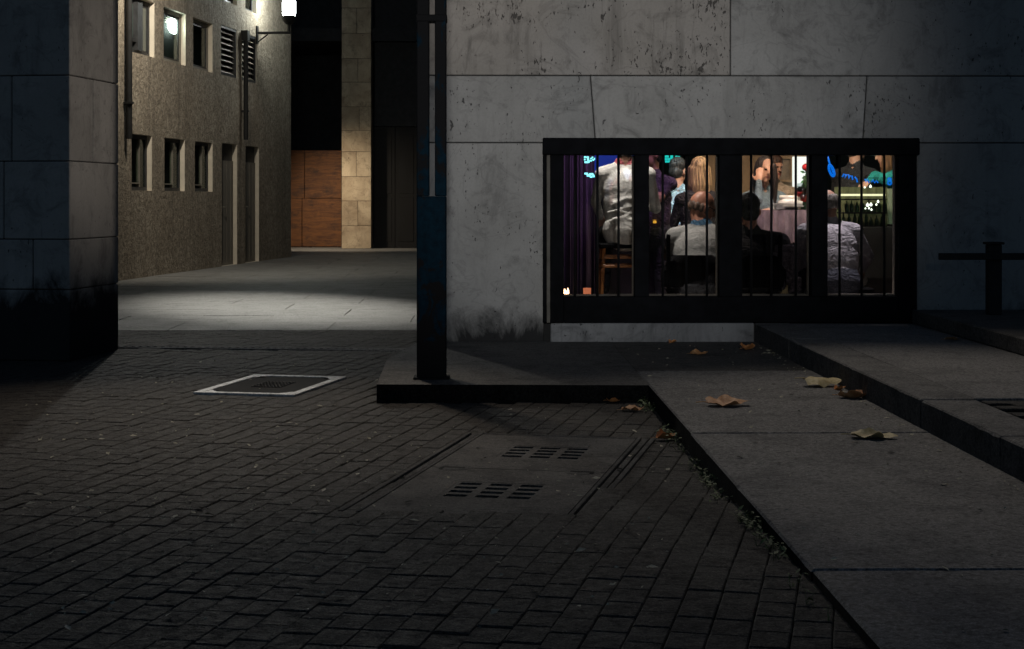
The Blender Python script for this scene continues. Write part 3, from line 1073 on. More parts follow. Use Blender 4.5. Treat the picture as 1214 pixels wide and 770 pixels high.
def rbox(m, rect_, u0, u1, v0, v1, z0, z1, mi=0, bev=0.0):
    m.obox(rp(rect_, (u0 + u1) / 2, (v0 + v1) / 2, (z0 + z1) / 2), (abs(u1 - u0) / 2, abs(v1 - v0) / 2, (z1 - z0) / 2), (dB, dA, UP), mi, bev)


t = thing('manhole_cover', rp(c1, c1[1] / 2, c1[2] / 2), 'iron manhole cover with a white painted rim near the alley', 'manhole cover')
m = MB()
fw = 0.052
w1, l1 = c1[1], c1[2]
rbox(m, c1, 0, w1, 0, fw, -0.02, 0.008, 0, 0.003)
rbox(m, c1, 0, w1, l1 - fw, l1, -0.02, 0.008, 0, 0.003)
rbox(m, c1, 0, fw, fw + 0.001, l1 - fw - 0.001, -0.02, 0.008, 0, 0.003)
rbox(m, c1, w1 - fw, w1, fw + 0.001, l1 - fw - 0.001, -0.02, 0.008, 0, 0.003)
m.build('rim', M['white_paint'], t)
m = MB()
rbox(m, c1, fw + 0.003, w1 - fw - 0.003, fw + 0.003, l1 - fw - 0.003, -0.02, 0.003)
for (u, v, su, sv) in ((fw, fw, 1, 1), (w1 - fw, fw, -1, 1), (fw, l1 - fw, 1, -1), (w1 - fw, l1 - fw, -1, -1)):
    q = 0.07
    m.add([rp(c1, u + su * 0.004, v + sv * 0.004, 0.0065), rp(c1, u + su * q, v + sv * 0.004, 0.0065), rp(c1, u + su * q * 0.75, v + sv * q * 0.55, 0.0065), rp(c1, u + su * 0.004, v + sv * q * 1.4, 0.0065)], [(0, 1, 2, 3) if su * sv > 0 else (3, 2, 1, 0)], 1)
    m.tube([rp(c1, u + su * 0.05, v + sv * 0.06, 0.0068), rp(c1, u + su * 0.05, v + sv * 0.06, 0.0085)], 0.017, 12, 0)
for q in range(9):
    for p in range(6):
        rbox(m, c1, w1 / 2 - 0.09 + q * 0.022, w1 / 2 - 0.078 + q * 0.022, l1 / 2 - 0.14 + p * 0.05, l1 / 2 - 0.115 + p * 0.05, 0.0031, 0.008, 2)
lid = m.build('lid', [M['iron'], M['white_paint'], M['cover']], t)

t = thing('access_cover', rp(c2, c2[1] / 2, c2[2] / 2), 'large two panel concrete access cover with slotted grilles set in the bricks', 'access cover')
m = MB()
w2, l2 = c2[1], c2[2]
fw = 0.085
for (u0, u1) in ((0.0, 0.022), (0.034, 0.06), (0.068, fw)):
    for s_ in (0, 1):
        a_, c_ = (u0, u1) if s_ == 0 else (w2 - u1, w2 - u0)
        rbox(m, c2, a_, c_, 0.0, l2, -0.02, 0.006 if u0 != 0.034 else 0.001, 0, 0.002)
rbox(m, c2, fw + 0.001, w2 - fw - 0.001, l2 - 0.05, l2 - 0.03, -0.02, 0.004, 0, 0.002)
rbox(m, c2, fw + 0.001, w2 - fw - 0.001, l2 - 0.02, l2, -0.02, 0.004, 0, 0.002)
rbox(m, c2, fw + 0.001, w2 - fw - 0.001, 0.0, 0.03, -0.02, 0.004, 0, 0.002)
m.build('frame', M['kerb_face'], t)
half = l2 / 2
for k, (v0, v1) in enumerate(((0.036, half - 0.004), (half + 0.004, l2 - 0.056))):
    # slab with slots: built from strips so that the slots are real openings
    gu0, gu1 = (0.285, 0.66) if k == 0 else (0.30, 0.68)
    gc = (v0 + v1) / 2
    gv0, gv1 = gc - 0.17, gc + 0.17
    m = MB()
    u0, u1 = fw + 0.004, w2 - fw - 0.004
    zt = 0.004
    rbox(m, c2, u0, gu0, v0, v1, -0.02, zt)
    rbox(m, c2, gu1, u1, v0, v1, -0.02, zt)
    rbox(m, c2, gu0, gu1, v0, gv0, -0.02, zt)
    rbox(m, c2, gu0, gu1, gv1, v1, -0.02, zt)
    pc = m.build('panel', M['cover'], t)
    m = MB()
    rbox(m, c2, gu0, gu1, gv0, gv1, -0.02, -0.0145, 1)
    gw = (gu1 - gu0)
    for q in range(4):
        uu = gu0 + gw * q / 3
        rbox(m, c2, max(gu0, uu - 0.018), min(gu1, uu + 0.018), gv0, gv1, -0.014, 0.0032)
    for q in range(5):
        vv = gv0 + (gv1 - gv0) * q / 4
        rbox(m, c2, gu0, gu1, max(gv0, vv - 0.019), min(gv1, vv + 0.019), -0.014, 0.0028)
    m.build('grille', [M['cover'], M['slot']], pc)
# lifting recesses, worn, between the two panels
for (u, sgn) in ((fw + 0.10, -1), (w2 - fw - 0.10, 1)):
    m = MB()
    m.lathe(rp(c2, u, half, 0.0046), [(0.075, 0.0), (0.072, 0.0008), (0.0, 0.0008)], 20)
    rbox(m, c2, u - 0.05, u + 0.05, half - 0.010, half + 0.010, 0.0054, 0.0060, 1)
    rbox(m, c2, u + sgn * 0.045 - 0.008, u + sgn * 0.045 + 0.008, half - 0.05, half - 0.012, 0.0054, 0.0064, 1)
    m.build('lifting_eye', [M['kerb_face'], M['slot']], t)

pb_ = G(511.5, 450, ZS)
pw = G(529, 450, ZS).x - G(494, 450, ZS).x
px0 = pb_.x - pw / 2
sp_ = thing('steel_post', (pb_.x, pb_.y + 0.06, ZS), 'black twin steel post with flaking blue paint standing on the kerb plinth', 'post')
y0, y1 = pb_.y, pb_.y + 0.12
zs_ = W(511, 233, y0).z
xa_, xb_ = W(508.5, 100, y0).x, W(515.5, 100, y0).x
m = MB()
m.box((px0, y0, ZS), (px0 + pw, y1, zs_), 0, 0.006)
m.box((px0 - 0.02, y0 - 0.02, ZS - 0.0), (px0 + pw + 0.02, y1 + 0.02, ZS + 0.012), 0, 0.003)
m.build('base_column', M['post'], sp_)
for (a, c) in ((px0, xa_), (xb_, px0 + pw)):
    m = MB()
    m.box((a, y0 + 0.002, zs_ + 0.001), (c, y1 - 0.002, 4.2), 0, 0.005)
    m.build('upright', M['post'], sp_)
zst = W(511, 21.5, y0).z
for zz_ in (zst, zst + 0.9):
    m = MB()
    m.box((px0 - 0.004, y0 - 0.004, zz_ - 0.02), (px0 + pw + 0.004, y1 + 0.002, zz_ + 0.02), 0, 0.004)
    m.build('cross_strap', M['post'], sp_)

# ------------------------------------------------------------------ low rail at the right
M['dark_timber'] = plain('dark_weathered_timber', (0.028, 0.026, 0.024), 0.75, var=0.4, stretch=(2, 2, 0.5))
plz = 0.335
pl = thing('stone_step', (3.9, 9.6, ZU), 'low dark stone step on the upper pavement under the timber rail', 'step')
m = MB()
m.box((W(1114, 374, 11.1).x, 8.4, ZU), (7.0, D - 0.05, plz), 0, 0.008)
m.build('tread', M['slab_dark'], pl)
ry = 11.3
rxx = W(1178, 340, ry).x
rl = thing('timber_barrier', (rxx, ry, plz), 'dark timber post carrying a horizontal rail in front of the wall', 'barrier')
m = MB()
m.box((rxx - 0.046, ry - 0.046, plz), (rxx + 0.046, ry + 0.046, W(1178, 290, ry).z), 0, 0.006)
m.box((rxx - 0.06, ry - 0.06, W(1178, 290, ry).z), (rxx + 0.06, ry + 0.06, W(1178, 287, ry).z), 0, 0.004)
m.build('post', M['dark_timber'], rl)
m = MB()
m.box((W(1110, 304, ry).x, ry - 0.075, W(1110, 308, ry).z), (6.5, ry - 0.047, W(1110, 300, ry).z), 0, 0.004)
m.build('rail', M['dark_timber'], rl)


# ------------------------------------------------------------------ fallen leaves
def leaf(px, py, z, size, rot, curl, mat, label, lobes=5, lift=0.0, asp=0.75):
    c = G(px, py, z)
    rnd = random.Random(int(px * 7 + py))
    n = 40
    b_ = MB()
    rings = 6
    vs = []
    for r_ in range(rings + 1):
        for k in range(n):
            a = k * 2 * math.pi / n
            lob = 0.80 + 0.20 * abs(math.cos(lobes * a / 2)) ** 0.8 + 0.03 * math.sin(13 * a + px)
            tip = 1.0 + 0.35 * max(0, math.cos(a)) ** 6
            q = r_ / rings * size / 2 * lob * tip
            x_, y_ = q * math.cos(a), q * math.sin(a) * asp
            curl_ = curl * 0.55
            h = curl_ * (y_ * y_) / (size * 0.5) * 2.0 + curl_ * 0.8 * x_ * x_ / size
            h += 0.13 * size * mnoise.noise(Vector((x_ * 3.4 / size + px, y_ * 3.4 / size, 1.7))) * (r_ / rings)
            h += 0.018 * size * math.cos(a * lobes) * (r_ / rings)
            vs.append(Vector((x_, y_, h)))
    mn = min(v.z for v in vs)
    R3 = Matrix.Rotation(rot, 3, 'Z')
    tilt = Matrix.Rotation(rnd.uniform(-0.15, 0.15), 3, 'X')
    pts = [R3 @ (tilt @ v) for v in vs]
    mn = min(v.z for v in pts)
    pts = [c + p - UP * (mn - 0.002) for p in pts]
    fs = [(r_ * n + k, r_ * n + (k + 1) % n, (r_ + 1) * n + (k + 1) % n, (r_ + 1) * n + k) for r_ in range(rings) for k in range(n)]
    b_.add(pts, fs)
    st_ = pts[n * rings + n // 2]
    b_.tube([st_, st_ + R3 @ Vector((-0.12 * size, 0.02 * size, 0.02 * size)), st_ + R3 @ Vector((-0.3 * size, 0.06 * size, 0.0))], size * 0.012, 5)
    o = b_.build('fallen_leaf', mat, None, c, True)
    return tag(o, label, 'leaf', 'dry leaves fallen on the paving')


leaf(859, 482, ZS, 0.205, 0.1, 0.32, M['leaf_tan'], 'biggest tan leaf lying on the lower pavement, wide and ragged')
leaf(971, 459, ZS, 0.20, 0.2, -0.55, M['leaf_yellow'], 'pale yellowish leaf arched like a shell at the foot of the kerb', 3)
leaf(1011, 473, ZS, 0.16, -0.5, 0.9, M['leaf_tan'], 'dark brown curled leaf against the kerb just right of the yellowish one')
leaf(995, 463, ZS, 0.065, 0.5, 1.2, M['leaf_orange'], 'tiny orange crumpled leaf between the yellowish leaf and the brown one', 3)
leaf(1031, 520, ZS, 0.18, -0.2, 0.45, M['leaf_yellow'], 'light tan leaf nearest the photographer on the lower pavement')
leaf(789, 521, 0.004, 0.105, 0.2, 1.1, M['leaf_orange'], 'orange leaf on the bricks at the corner of the concrete access cover', 3)
leaf(886, 415, ZS, 0.13, 0.9, 1.1, M['leaf_orange'], 'orange leaf below the right end of the window sill', 3)
leaf(827, 421, ZS, 0.11, -0.4, 1.0, M['leaf_tan'], 'small tan curled leaf a step in front of the window sill', 3)
leaf(811, 404.5, ZS, 0.10, 0.0, 0.9, M['leaf_tan'], 'small flat tan leaf close under the window sill', 5)
leaf(797, 407, ZS, 0.075, 1.0, 1.0, M['leaf_orange'], 'smallest orange leaf close under the window sill', 3)
leaf(727, 477, 0.004, 0.085, 0.4, 1.0, M['leaf_orange'], 'orange leaf scrap on the bricks before the plinth edge', 3)
leaf(748, 487, 0.004, 0.11, 0.1, 0.5, M['leaf_tan'], 'flat tan leaf on the bricks beside the weeds', 5)
leaf(1128, 404, ZU, 0.10, 0.1, 0.5, M['leaf_tan'], 'brown leaf on the upper pavement near the stone step', 5)

# leaf crumbs and grit specks over the bricks and slabs
b = MB()
rnd = random.Random(3)
for k in range(1150):
    if k < 900:
        p = G(rnd.uniform(20, 800), rnd.uniform(418, 745) if k % 3 else rnd.uniform(500, 620), 0.008)
        if mnoise.noise(p * 1.1) < rnd.uniform(-0.5, 0.25): continue
        p.z += rise(p)
        if p.x > X0 - 0.03 or pip(p, plinth_xy): continue
    else:
        p = Vector((rnd.uniform(X0 + 0.05, X1 - 0.03), rnd.uniform(3.5, 11.5), ZS + 0.004))
        if rnd.random() < 0.5: p.x = X1 - 0.02 - abs(rnd.gauss(0, 0.06))
    a = rnd.uniform(0, 6.28)
    s_ = rnd.choice([0.004, 0.005, 0.006, 0.008, 0.008, 0.010, 0.013, 0.019])
    e_, f_ = Vector((math.cos(a), math.sin(a), rnd.uniform(-0.2, 0.2))) * s_, Vector((-math.sin(a), math.cos(a), rnd.uniform(-0.2, 0.3))) * s_ * 0.55
    b.add([p - e_, p - f_ * 0.8, p + e_, p + f_ + UP * 0.004], [(0, 1, 2, 3)])
tag(b.build('leaf_litter', M['leaf_bit']), 'small pale leaf crumbs and specks scattered over the bricks', 'litter', None, 'stuff')

# weeds along the foot of the pavement edge
b = MB()
for k in range(230):
    t_ = rnd.random() ** 0.9
    y_ = 9.7 - t_ * 5.6
    dens = 0.5 + 0.5 * math.sin(y_ * 5.1) + 0.3 * math.sin(y_ * 13)
    if rnd.random() > dens: continue
    base = Vector((X0 - 0.012 - abs(rnd.gauss(0, 0.028)), y_, rise(Vector((0.9, y_, 0)))))
    for q in range(rnd.randint(2, 6)):
        a = rnd.uniform(0, 6.28)
        s_ = rnd.uniform(0.006, 0.015)
        c = base + Vector((rnd.gauss(0, 0.016), rnd.gauss(0, 0.02), rnd.uniform(0.004, 0.04)))
        e_ = Vector((math.cos(a), math.sin(a), rnd.uniform(-0.1, 0.7))) * s_
        f_ = Vector((-math.sin(a), math.cos(a), rnd.uniform(-0.4, 0.4))) * s_ * 0.5
        b.add([c - e_, c - f_, c + e_, c + f_], [(0, 1, 2, 3)])
        b.add([base, base + Vector((0.0018, 0, 0)), c - e_ + Vector((0.0008, 0, 0)), c - e_], [(0, 1, 2, 3)])
tag(b.build('weeds', M['weed']), 'low green weeds growing along the foot of the pavement edge', 'weeds', None, 'stuff')
#INTERIOR

# ------------------------------------------------------------------ the bar inside
M['bar_floor'] = plain('dark_bar_floor', (0.05, 0.035, 0.028), 0.5, var=0.3)
M['bar_wall'] = plain('warm_brown_bar_wall', (0.36, 0.25, 0.15), 0.75, var=0.2)
M['bar_dark'] = plain('black_bar_wall', (0.022, 0.02, 0.024), 0.8, var=0.4)
M['drape'] = plain('plum_stage_drape', (0.085, 0.06, 0.10), 0.85, var=0.5, scale=6, stretch=(4, 4, 0.3))
M['wood'] = plain('orange_bar_wood', (0.42, 0.17, 0.055), 0.45, var=0.3, stretch=(3, 3, 0.6))
M['chair_black'] = plain('black_chair_paint', (0.006, 0.006, 0.0065), 0.7, var=0.3, spec=0.06)
M['cloth'] = plain('pale_table_cloth', (0.26, 0.19, 0.22), 0.85, var=0.6, scale=4, stretch=(2, 2, 1.0))
M['table_top'] = plain('pale_table_top', (0.62, 0.55, 0.47), 0.5, var=0.15)
M['china'] = plain('white_china', (0.75, 0.72, 0.67), 0.25, var=0.06)
M['linen'] = plain('folded_linen', (0.6, 0.53, 0.46), 0.85, var=0.2)
M['red'] = plain('red_label', (0.6, 0.03, 0.02), 0.5)
M['rose'] = plain('rose_red', (0.5, 0.02, 0.03), 0.6)
M['green'] = plain('rose_leaf', (0.05, 0.2, 0.06), 0.6)
M['bottle'] = plain('green_bottle_glass', (0.03, 0.06, 0.03), 0.12, bump=0)
M['tan_frame'] = plain('tan_frame_wood', (0.30, 0.19, 0.10), 0.55)
M['board_glow'] = emit('backlit_white_board', (0.92, 1.0, 0.95), 2.10)
M['blue_glow'] = emit('blue_stage_screen', (0.004, 0.018, 0.19), 2.0)
M['cyan_glow'] = emit('cyan_led', (0.25, 0.95, 1.0), 3.57)
M['teal_glow'] = emit('teal_led', (0.0, 0.55, 0.5), 2.10)
M['blue_neon'] = emit('blue_neon_tube', (0.0, 0.13, 0.62), 2.31)
M['shelf_glow'] = emit('shelf_strip_light', (0.85, 0.86, 0.55), 2.10)
M['bulb'] = emit('small_bulb', (0.85, 1.0, 0.8), 4.62)
M['flame'] = emit('candle_flame', (1.0, 0.55, 0.28), 18.90)
M['ember'] = emit('glowing_red_glass', (0.75, 0.22, 0.10), 1.16)
M['violet_glow'] = emit('violet_stage_light', (0.25, 0.20, 0.45), 1.05)
M['bar_back'] = plain('green_grey_bar_panel', (0.30, 0.36, 0.27), 0.5, var=0.45, scale=7)

RY = 19.5
b = MB()
b.box((xc + 0.26, D + T + 0.03, -0.05), (8.79, RY, 0.0))
tag(b.build('floor', M['bar_floor']), kind='structure')
b = MB()
b.box((xc + 0.26, D + T + 0.03, 3.0), (8.79, RY, 3.05))
tag(b.build('ceiling', M['bar_dark']), kind='structure')
b = MB()
b.box((xc + 0.26, RY, 0), (8.79, RY + 0.1, 3.0))
tag(b.build('back_wall', M['bar_dark']), kind='structure')
ww0, ww1 = W(872, 200, 16.6), W(972, 200, 16.6)
b = MB()
b.box((ww0.x - 0.35, 16.6, 0), (ww1.x + 0.02, 16.7, 3.0))
tag(b.build('partition_wall', M['bar_wall']), kind='structure')


def R3(px0, py0, px1, py1, Y, th=0.04):
    a, c = W(px0, py1, Y), W(px1, py0, Y)
    return (a.x, Y, a.z), (c.x, Y + th, c.z)


def flat(name, px0, py0, px1, py1, Y, mat, label, cat, th=0.04, frame=None):
    m_ = MB()
    m_.box(*R3(px0, py0, px1, py1, Y, th), bev=0.004)
    a, c = R3(px0, py0, px1, py1, Y, th)
    o_ = m_.build(name, mat, None, ((a[0] + c[0]) / 2, Y, a[2]))
    tag(o_, label, cat)
    return o_


# stage end, behind the first two openings
drp = thing('stage_drape', (W(690, 250, 17).x, 17.0, 0), 'dark plum stage drape hanging in folds behind the first opening', 'curtain')
for (xa_, xe_) in ((655, 682), (684, 722)):
    b = MB()
    pa, pe = W(xa_, 200, 17).x, W(xe_, 200, 17).x
    n_ = 60
    cols = []
    for k in range(n_ + 1):
        x_ = pa + (pe - pa) * k / n_
        cols.append((x_, 17.0 + 0.06 * math.sin(k * 0.55 + 2.2 * math.sin(k * 0.21 + xa_)) + 0.05 * math.sin(k * 0.23 + 1)))
    vs = [Vector((x_, y_ + o_, z_)) for o_ in (0, 0.015) for z_ in (0.02, 2.9) for (x_, y_) in cols]
    N_ = n_ + 1
    fs = [(k, k + 1, N_ + k + 1, N_ + k) for k in range(n_)] + [(2 * N_ + k + 1, 2 * N_ + k, 3 * N_ + k, 3 * N_ + k + 1) for k in range(n_)]
    b.add(vs, fs)
    b.build('drape_panel', M['drape'], drp, smooth=True)
flat('stage_screen', 705, 150, 770, 212, 16.4, M['blue_glow'], 'deep blue glowing stage screen behind the man in the pale jacket', 'screen')


def leds(px, py, cells, s, Y, mat, label):
    o_ = thing('led_sign', W(px, py, Y), label, 'led sign')
    for (u, v, w_, h_) in cells:
        t_ = MB()
        t_.box(*R3(px + u * s, py + v * s, px + (u + w_) * s, py + (v + h_) * s, Y, 0.02))
        t_.build('lit_cell', mat, o_)
    return o_


leds(692.5, 185.5, [(0, 0, 1.6, 1.5), (2, 0.2, 2.2, 1.2), (2.6, 1.6, 1.8, 2.2), (0, 2.2, 1.2, 1.4), (0.4, 4.4, 3.2, 1.6), (3.8, 3.6, 1.0, 2.2), (5.6, 1.4, 1.0, 1.2), (6.8, 0.4, 1.2, 1.4), (5.2, 3.2, 1.6, 1.4), (7.4, 2.4, 1.4, 1.5), (8.8, 1.4, 0.8, 1.6)], 1.35, 16.2, M['cyan_glow'], 'upper broken cyan led sign glowing beside the plum drape')
leds(693.0, 205, [(0, 0, 3, 1.6), (2, 1.2, 3.4, 2.2), (4.4, 0.4, 3.4, 1.8), (4.8, 2.8, 2.0, 1.6), (7.2, 1.6, 1.4, 2.4), (8.8, 2.0, 1.4, 2.0)], 1.35, 16.2, M['cyan_glow'], 'lower slanting cyan led sign glowing beside the plum drape')
leds(788.5, 184.5, [(0, 0, 3.4, 2.0), (0, 2.4, 2.0, 2.2), (2.4, 2.4, 2.2, 2.2), (0.2, 4.9, 4.4, 1.6), (4.9, 0, 2.4, 3.2), (5.2, 3.6, 2.2, 2.8), (9.4, 0.3, 2.0, 2.4), (9.4, 3.2, 2.0, 2.8), (11.8, 0.6, 1.8, 5.0)], 1.30, 16.4, M['teal_glow'], 'teal led panel high up over the dark dancer')
flat('light_panel', 769, 180, 778, 200, 16.5, emit('pale_grey_panel', (0.30, 0.38, 0.40), 1.4), 'pale grey lit panel at the left edge of the second opening', 'panel')
for (px, py, w_, h_, lb) in ((773, 200, 4, 5, 'small blue spot lamp under the pale lit panel'), (779, 204, 5, 4.5, 'larger blue spot lamp right of its small neighbour')):
    p = W(px, py, 16.0)
    b = MB()
    b.lathe(p + UP * -0.02, [(0.0, -0.01), (0.02, 0.0), (w_ * 0.0045, 0.01), (w_ * 0.0045, h_ * 0.009), (0.012, h_ * 0.009 + 0.012), (0, h_ * 0.009 + 0.014)], 14)
    tag(b.build('spot_lamp', emit('blue_spot_glow', (0.12, 0.35, 0.8), 2.0), None, p, True), lb, 'spot lamp')

# table with the cloth, seen in the third opening
tY = 14.2
ta, tb_ = W(898, 250, tY), W(985, 284, tY)
tbl = thing('bar_table', ((ta.x + tb_.x) / 2, tY + 0.4, 0), 'high table under a pale violet cloth laid with plates and glasses', 'table')
b = MB()
b.box((ta.x, tY, ta.z - 0.035), (tb_.x, tY + 0.8, ta.z), bev=0.01)
b.build('tabletop', M['table_top'], tbl)
for (lx, ly) in ((ta.x + 0.05, tY + 0.06), (tb_.x - 0.05, tY + 0.06), (ta.x + 0.05, tY + 0.74), (tb_.x - 0.05, tY + 0.74)):
    b = MB()
    b.box((lx - 0.02, ly - 0.02, 0.0), (lx + 0.02, ly + 0.02, ta.z - 0.036))
    b.build('leg', M['chair_black'], tbl)
b = MB()
n_ = 50
zl_ = W(930, 287, tY).z
top_, bot_ = [], []
for k in range(n_ + 1):
    x_ = ta.x - 0.01 + (tb_.x - ta.x + 0.02) * k / n_
    top_.append(Vector((x_, tY - 0.012, ta.z + 0.006)))
    bot_.append(Vector((x_, tY - 0.035 + 0.025 * math.sin(k * 0.9) + 0.012 * math.sin(k * 2.3), zl_ + 0.015 * math.sin(k * 0.5))))
vs = top_ + bot_ + [v + Vector((0, 0.006, 0)) for v in top_] + [v + Vector((0, 0.006, 0)) for v in bot_]
N_ = n_ + 1
fs = [(N_ + k, N_ + k + 1, k + 1, k) for k in range(n_)] + [(2 * N_ + k, 2 * N_ + k + 1, 3 * N_ + k + 1, 3 * N_ + k) for k in range(n_)]
b.add(vs, fs)
b.box((ta.x - 0.01, tY - 0.012, ta.z + 0.002), (tb_.x + 0.01, tY + 0.81, ta.z + 0.006))
tag(b.build('tablecloth', M['cloth'], None, ((ta.x + tb_.x) / 2, tY, ta.z), True), 'pale violet cloth hanging down the front of the high table', 'tablecloth')
tz = ta.z + 0.007


def on_table(px, dy):
    p = W(px, 245, tY + dy)
    return Vector((p.x, tY + dy, tz))


def glassware(px, dy, h, label, wine=None):
    p = on_table(px, dy)
    t_ = thing('wine_glass', p, label, 'glass', 'wine glasses on the high table')
    m_ = MB()
    m_.lathe(p, [(0.032, 0.0), (0.034, 0.003), (0.006, 0.008), (0.005, h * 0.42), (0.02, h * 0.5), (0.036, h * 0.68), (0.038, h * 0.8), (0.031, h), (0.029, h), (0.035, h * 0.8), (0.033, h * 0.69), (0.0, h * 0.52)], 16)
    m_.build('bowl', M['drink'], t_, smooth=True)
    if wine:
        m_ = MB()
        m_.lathe(p, [(0.0, h * 0.525), (0.03, h * 0.68), (0.034, h * 0.76), (0.0, h * 0.76)], 14)
        m_.build('wine', M[wine], t_, smooth=True)


p = on_table(935, 0.12)
b = MB()
b.lathe(p, [(0.05, 0), (0.09, 0.012), (0.135, 0.03), (0.138, 0.036), (0.09, 0.02), (0.0, 0.014)], 28)
tag(b.build('plate', M['china'], None, p, True), 'white plate on the violet cloth under the rolled napkin', 'plate')
b = MB()
b.tube([p + Vector((-0.09, 0, 0.055)), p + Vector((-0.03, 0.01, 0.062)), p + Vector((0.05, 0, 0.06)), p + Vector((0.12, -0.01, 0.05))], [0.026, 0.036, 0.036, 0.028], 14)
tag(b.build('rolled_napkin', M['china'], None, p + UP * 0.04, True), 'white rolled napkin lying on the white plate', 'napkin')
b = MB()
p2 = on_table(922, 0.06)
for k in range(5): b.lathe(p2, [(0.02, 0.012 * k), (0.075 - 0.004 * k, 0.012 * k + 0.006), (0.078 - 0.004 * k, 0.012 * k + 0.011), (0.0, 0.012 * k + 0.009)], 22)
tag(b.build('saucer_stack', M['china'], None, p2, True), 'little stack of white saucers left of the rolled napkin', 'saucers')
p3 = on_table(936, 0.38)
b = MB()
b.lathe(p3, [(0.05, 0), (0.085, 0.05), (0.095, 0.11), (0.09, 0.13), (0.08, 0.11), (0.0, 0.03)], 22)
tag(b.build('ice_bowl', M['china'], None, p3, True), 'round white bowl behind the rolled napkin', 'bowl')
glassware(947, 0.14, 0.21, 'wine glass beside the rolled napkin holding red wine', 'red')
glassware(952, 0.26, 0.2, 'tall clear wine glass in front of the roses')
glassware(957, 0.16, 0.19, 'clear wine glass nearest the mullion')
glassware(949.5, 0.34, 0.24, 'wine glass farthest back holding a little red wine', 'red')
p = on_table(954, 0.42)
bt = thing('wine_bottle', p, 'dark bottle with a red label beneath the roses', 'bottle')
b = MB()
b.lathe(p, [(0.036, 0), (0.038, 0.01), (0.038, 0.19), (0.03, 0.22), (0.014, 0.25), (0.013, 0.31), (0, 0.31)], 18)
b.build('glass', M['bottle'], bt, smooth=True)
b = MB()
b.lathe(p, [(0.0386, 0.07), (0.0386, 0.16)], 18)
b.build('label', M['red'], bt, smooth=True)
p = on_table(957.5, 0.55)
vz = thing('rose_vase', p, 'glass vase of two red roses before the white board', 'vase')
b = MB()
b.lathe(p, [(0.03, 0), (0.035, 0.02), (0.03, 0.15), (0.045, 0.26), (0.04, 0.26), (0.026, 0.15), (0.0, 0.02)], 18)
b.build('glass', M['drink'], vz, smooth=True)
rs_ = [(955, 197.5, 0.034), (960, 198.5, 0.026)]
for (px, py, r_) in rs_:
    c_ = W(px, py, tY + 0.55)
    b = MB()
    for k in range(3):
        b.lathe(c_ + Vector((0.004 * k, 0.003 * k, -0.01 + 0.006 * k)), [(0, -r_), (r_ * 0.8, -r_ * 0.6), (r_ * (1 - 0.15 * k), 0.0), (r_ * (0.8 - 0.15 * k), r_ * 0.7), (r_ * 0.3, r_ * 0.5)], 10)
    b.build('rose', M['rose'], vz, smooth=True)
    b = MB()
    b.tube([p + UP * 0.05, p + UP * 0.25, c_ - UP * r_], 0.004, 6)
    rr_ = random.Random(int(px))
    for k in range(14):
        q = (p + UP * 0.25).lerp(c_, rr_.uniform(-0.1, 0.8)) + Vector((rr_.gauss(0, 0.025), rr_.gauss(0, 0.02), rr_.gauss(0, 0.02)))
        a = rr_.uniform(0, 6.28)
        e_, f_ = Vector((math.cos(a), 0.3, math.sin(a))) * 0.03, Vector((-math.sin(a), 0.3, math.cos(a))) * 0.013
        b.add([q - e_, q - f_, q + e_, q + f_], [(0, 1, 2, 3)])
    b.build('stem', M['green'], vz)
flat('white_board', 940, 186, 975, 224, 16.4, M['board_glow'], 'bright backlit white board on the brown wall behind the roses', 'board')
pic = thing('picture', (W(928, 200, 16.5).x, 16.5, W(928, 216, 16.5).z), 'brown framed picture hanging left of the bright white board', 'picture')
b = MB()
for r4 in ((917, 186, 940, 188.5), (917, 213.5, 940, 216), (917, 188.6, 919.5, 213.4), (937.6, 188.6, 940, 213.4)): b.box(*R3(*r4, 16.52, 0.06))
b.build('frame', M['tan_frame'], pic)
b = MB()
b.box(*R3(919.6, 188.6, 937.5, 213.4, 16.55, 0.03))
b.build('canvas', plain('brown_canvas', (0.22, 0.16, 0.11), 0.8, var=0.4), pic)

# bar back in the fourth opening
shf = thing('bar_shelf', (W(1030, 250, 14.5).x, 14.5, 0), 'lit back shelf of the bar with a pale strip light over it', 'shelf')
b = MB()
b.box(*R3(990, 222, 1052, 268, 14.6, 0.05))
b.build('back_panel', plain('olive_bar_panel', (0.10, 0.11, 0.06), 0.5, var=0.7, scale=5, stretch=(3, 3, 0.6)), shf)
b = MB()
b.box(*R3(1053.5, 224, 1066, 266, 14.5, 0.05))
b.build('side_panel', M['bar_back'], shf)
b = MB()
b.box(*R3(998, 230.2, 1050, 232.6, 14.50, 0.05))
b.build('strip_light', M['shelf_glow'], shf)
for z_ in (236, 252, 268):
    b = MB()
    b.box(*R3(998, z_, 1052, z_ + 1.6, 14.30, 0.20))
    b.build('shelf_board', M['chair_black'], shf)
b = MB()
b.box(*R3(985, 269.7, 1075, 330, 14.1, 0.55))
b.build('counter', M['bar_dark'], shf)
rr_ = random.Random(11)
for k in range(16):
    px = 1000 + k * 3.3 + rr_.uniform(-0.6, 0.6)
    base = 252 if k % 2 else 268
    p = W(px, base - 0.2, 14.38)
    h_ = rr_.uniform(0.08, 0.13)
    b = MB()
    b.lathe(p, [(0.0, 0.0), (0.016, 0.0), (0.017, 0.005), (0.017, h_ * 0.6), (0.006, h_ * 0.75), (0.006, h_), (0, h_)], 10)
    tag(b.build('bottle', M['bottle'], None, p, True), 'little dark bottle on the lit back shelf of the bar', 'bottle', 'bottles on the back shelf')
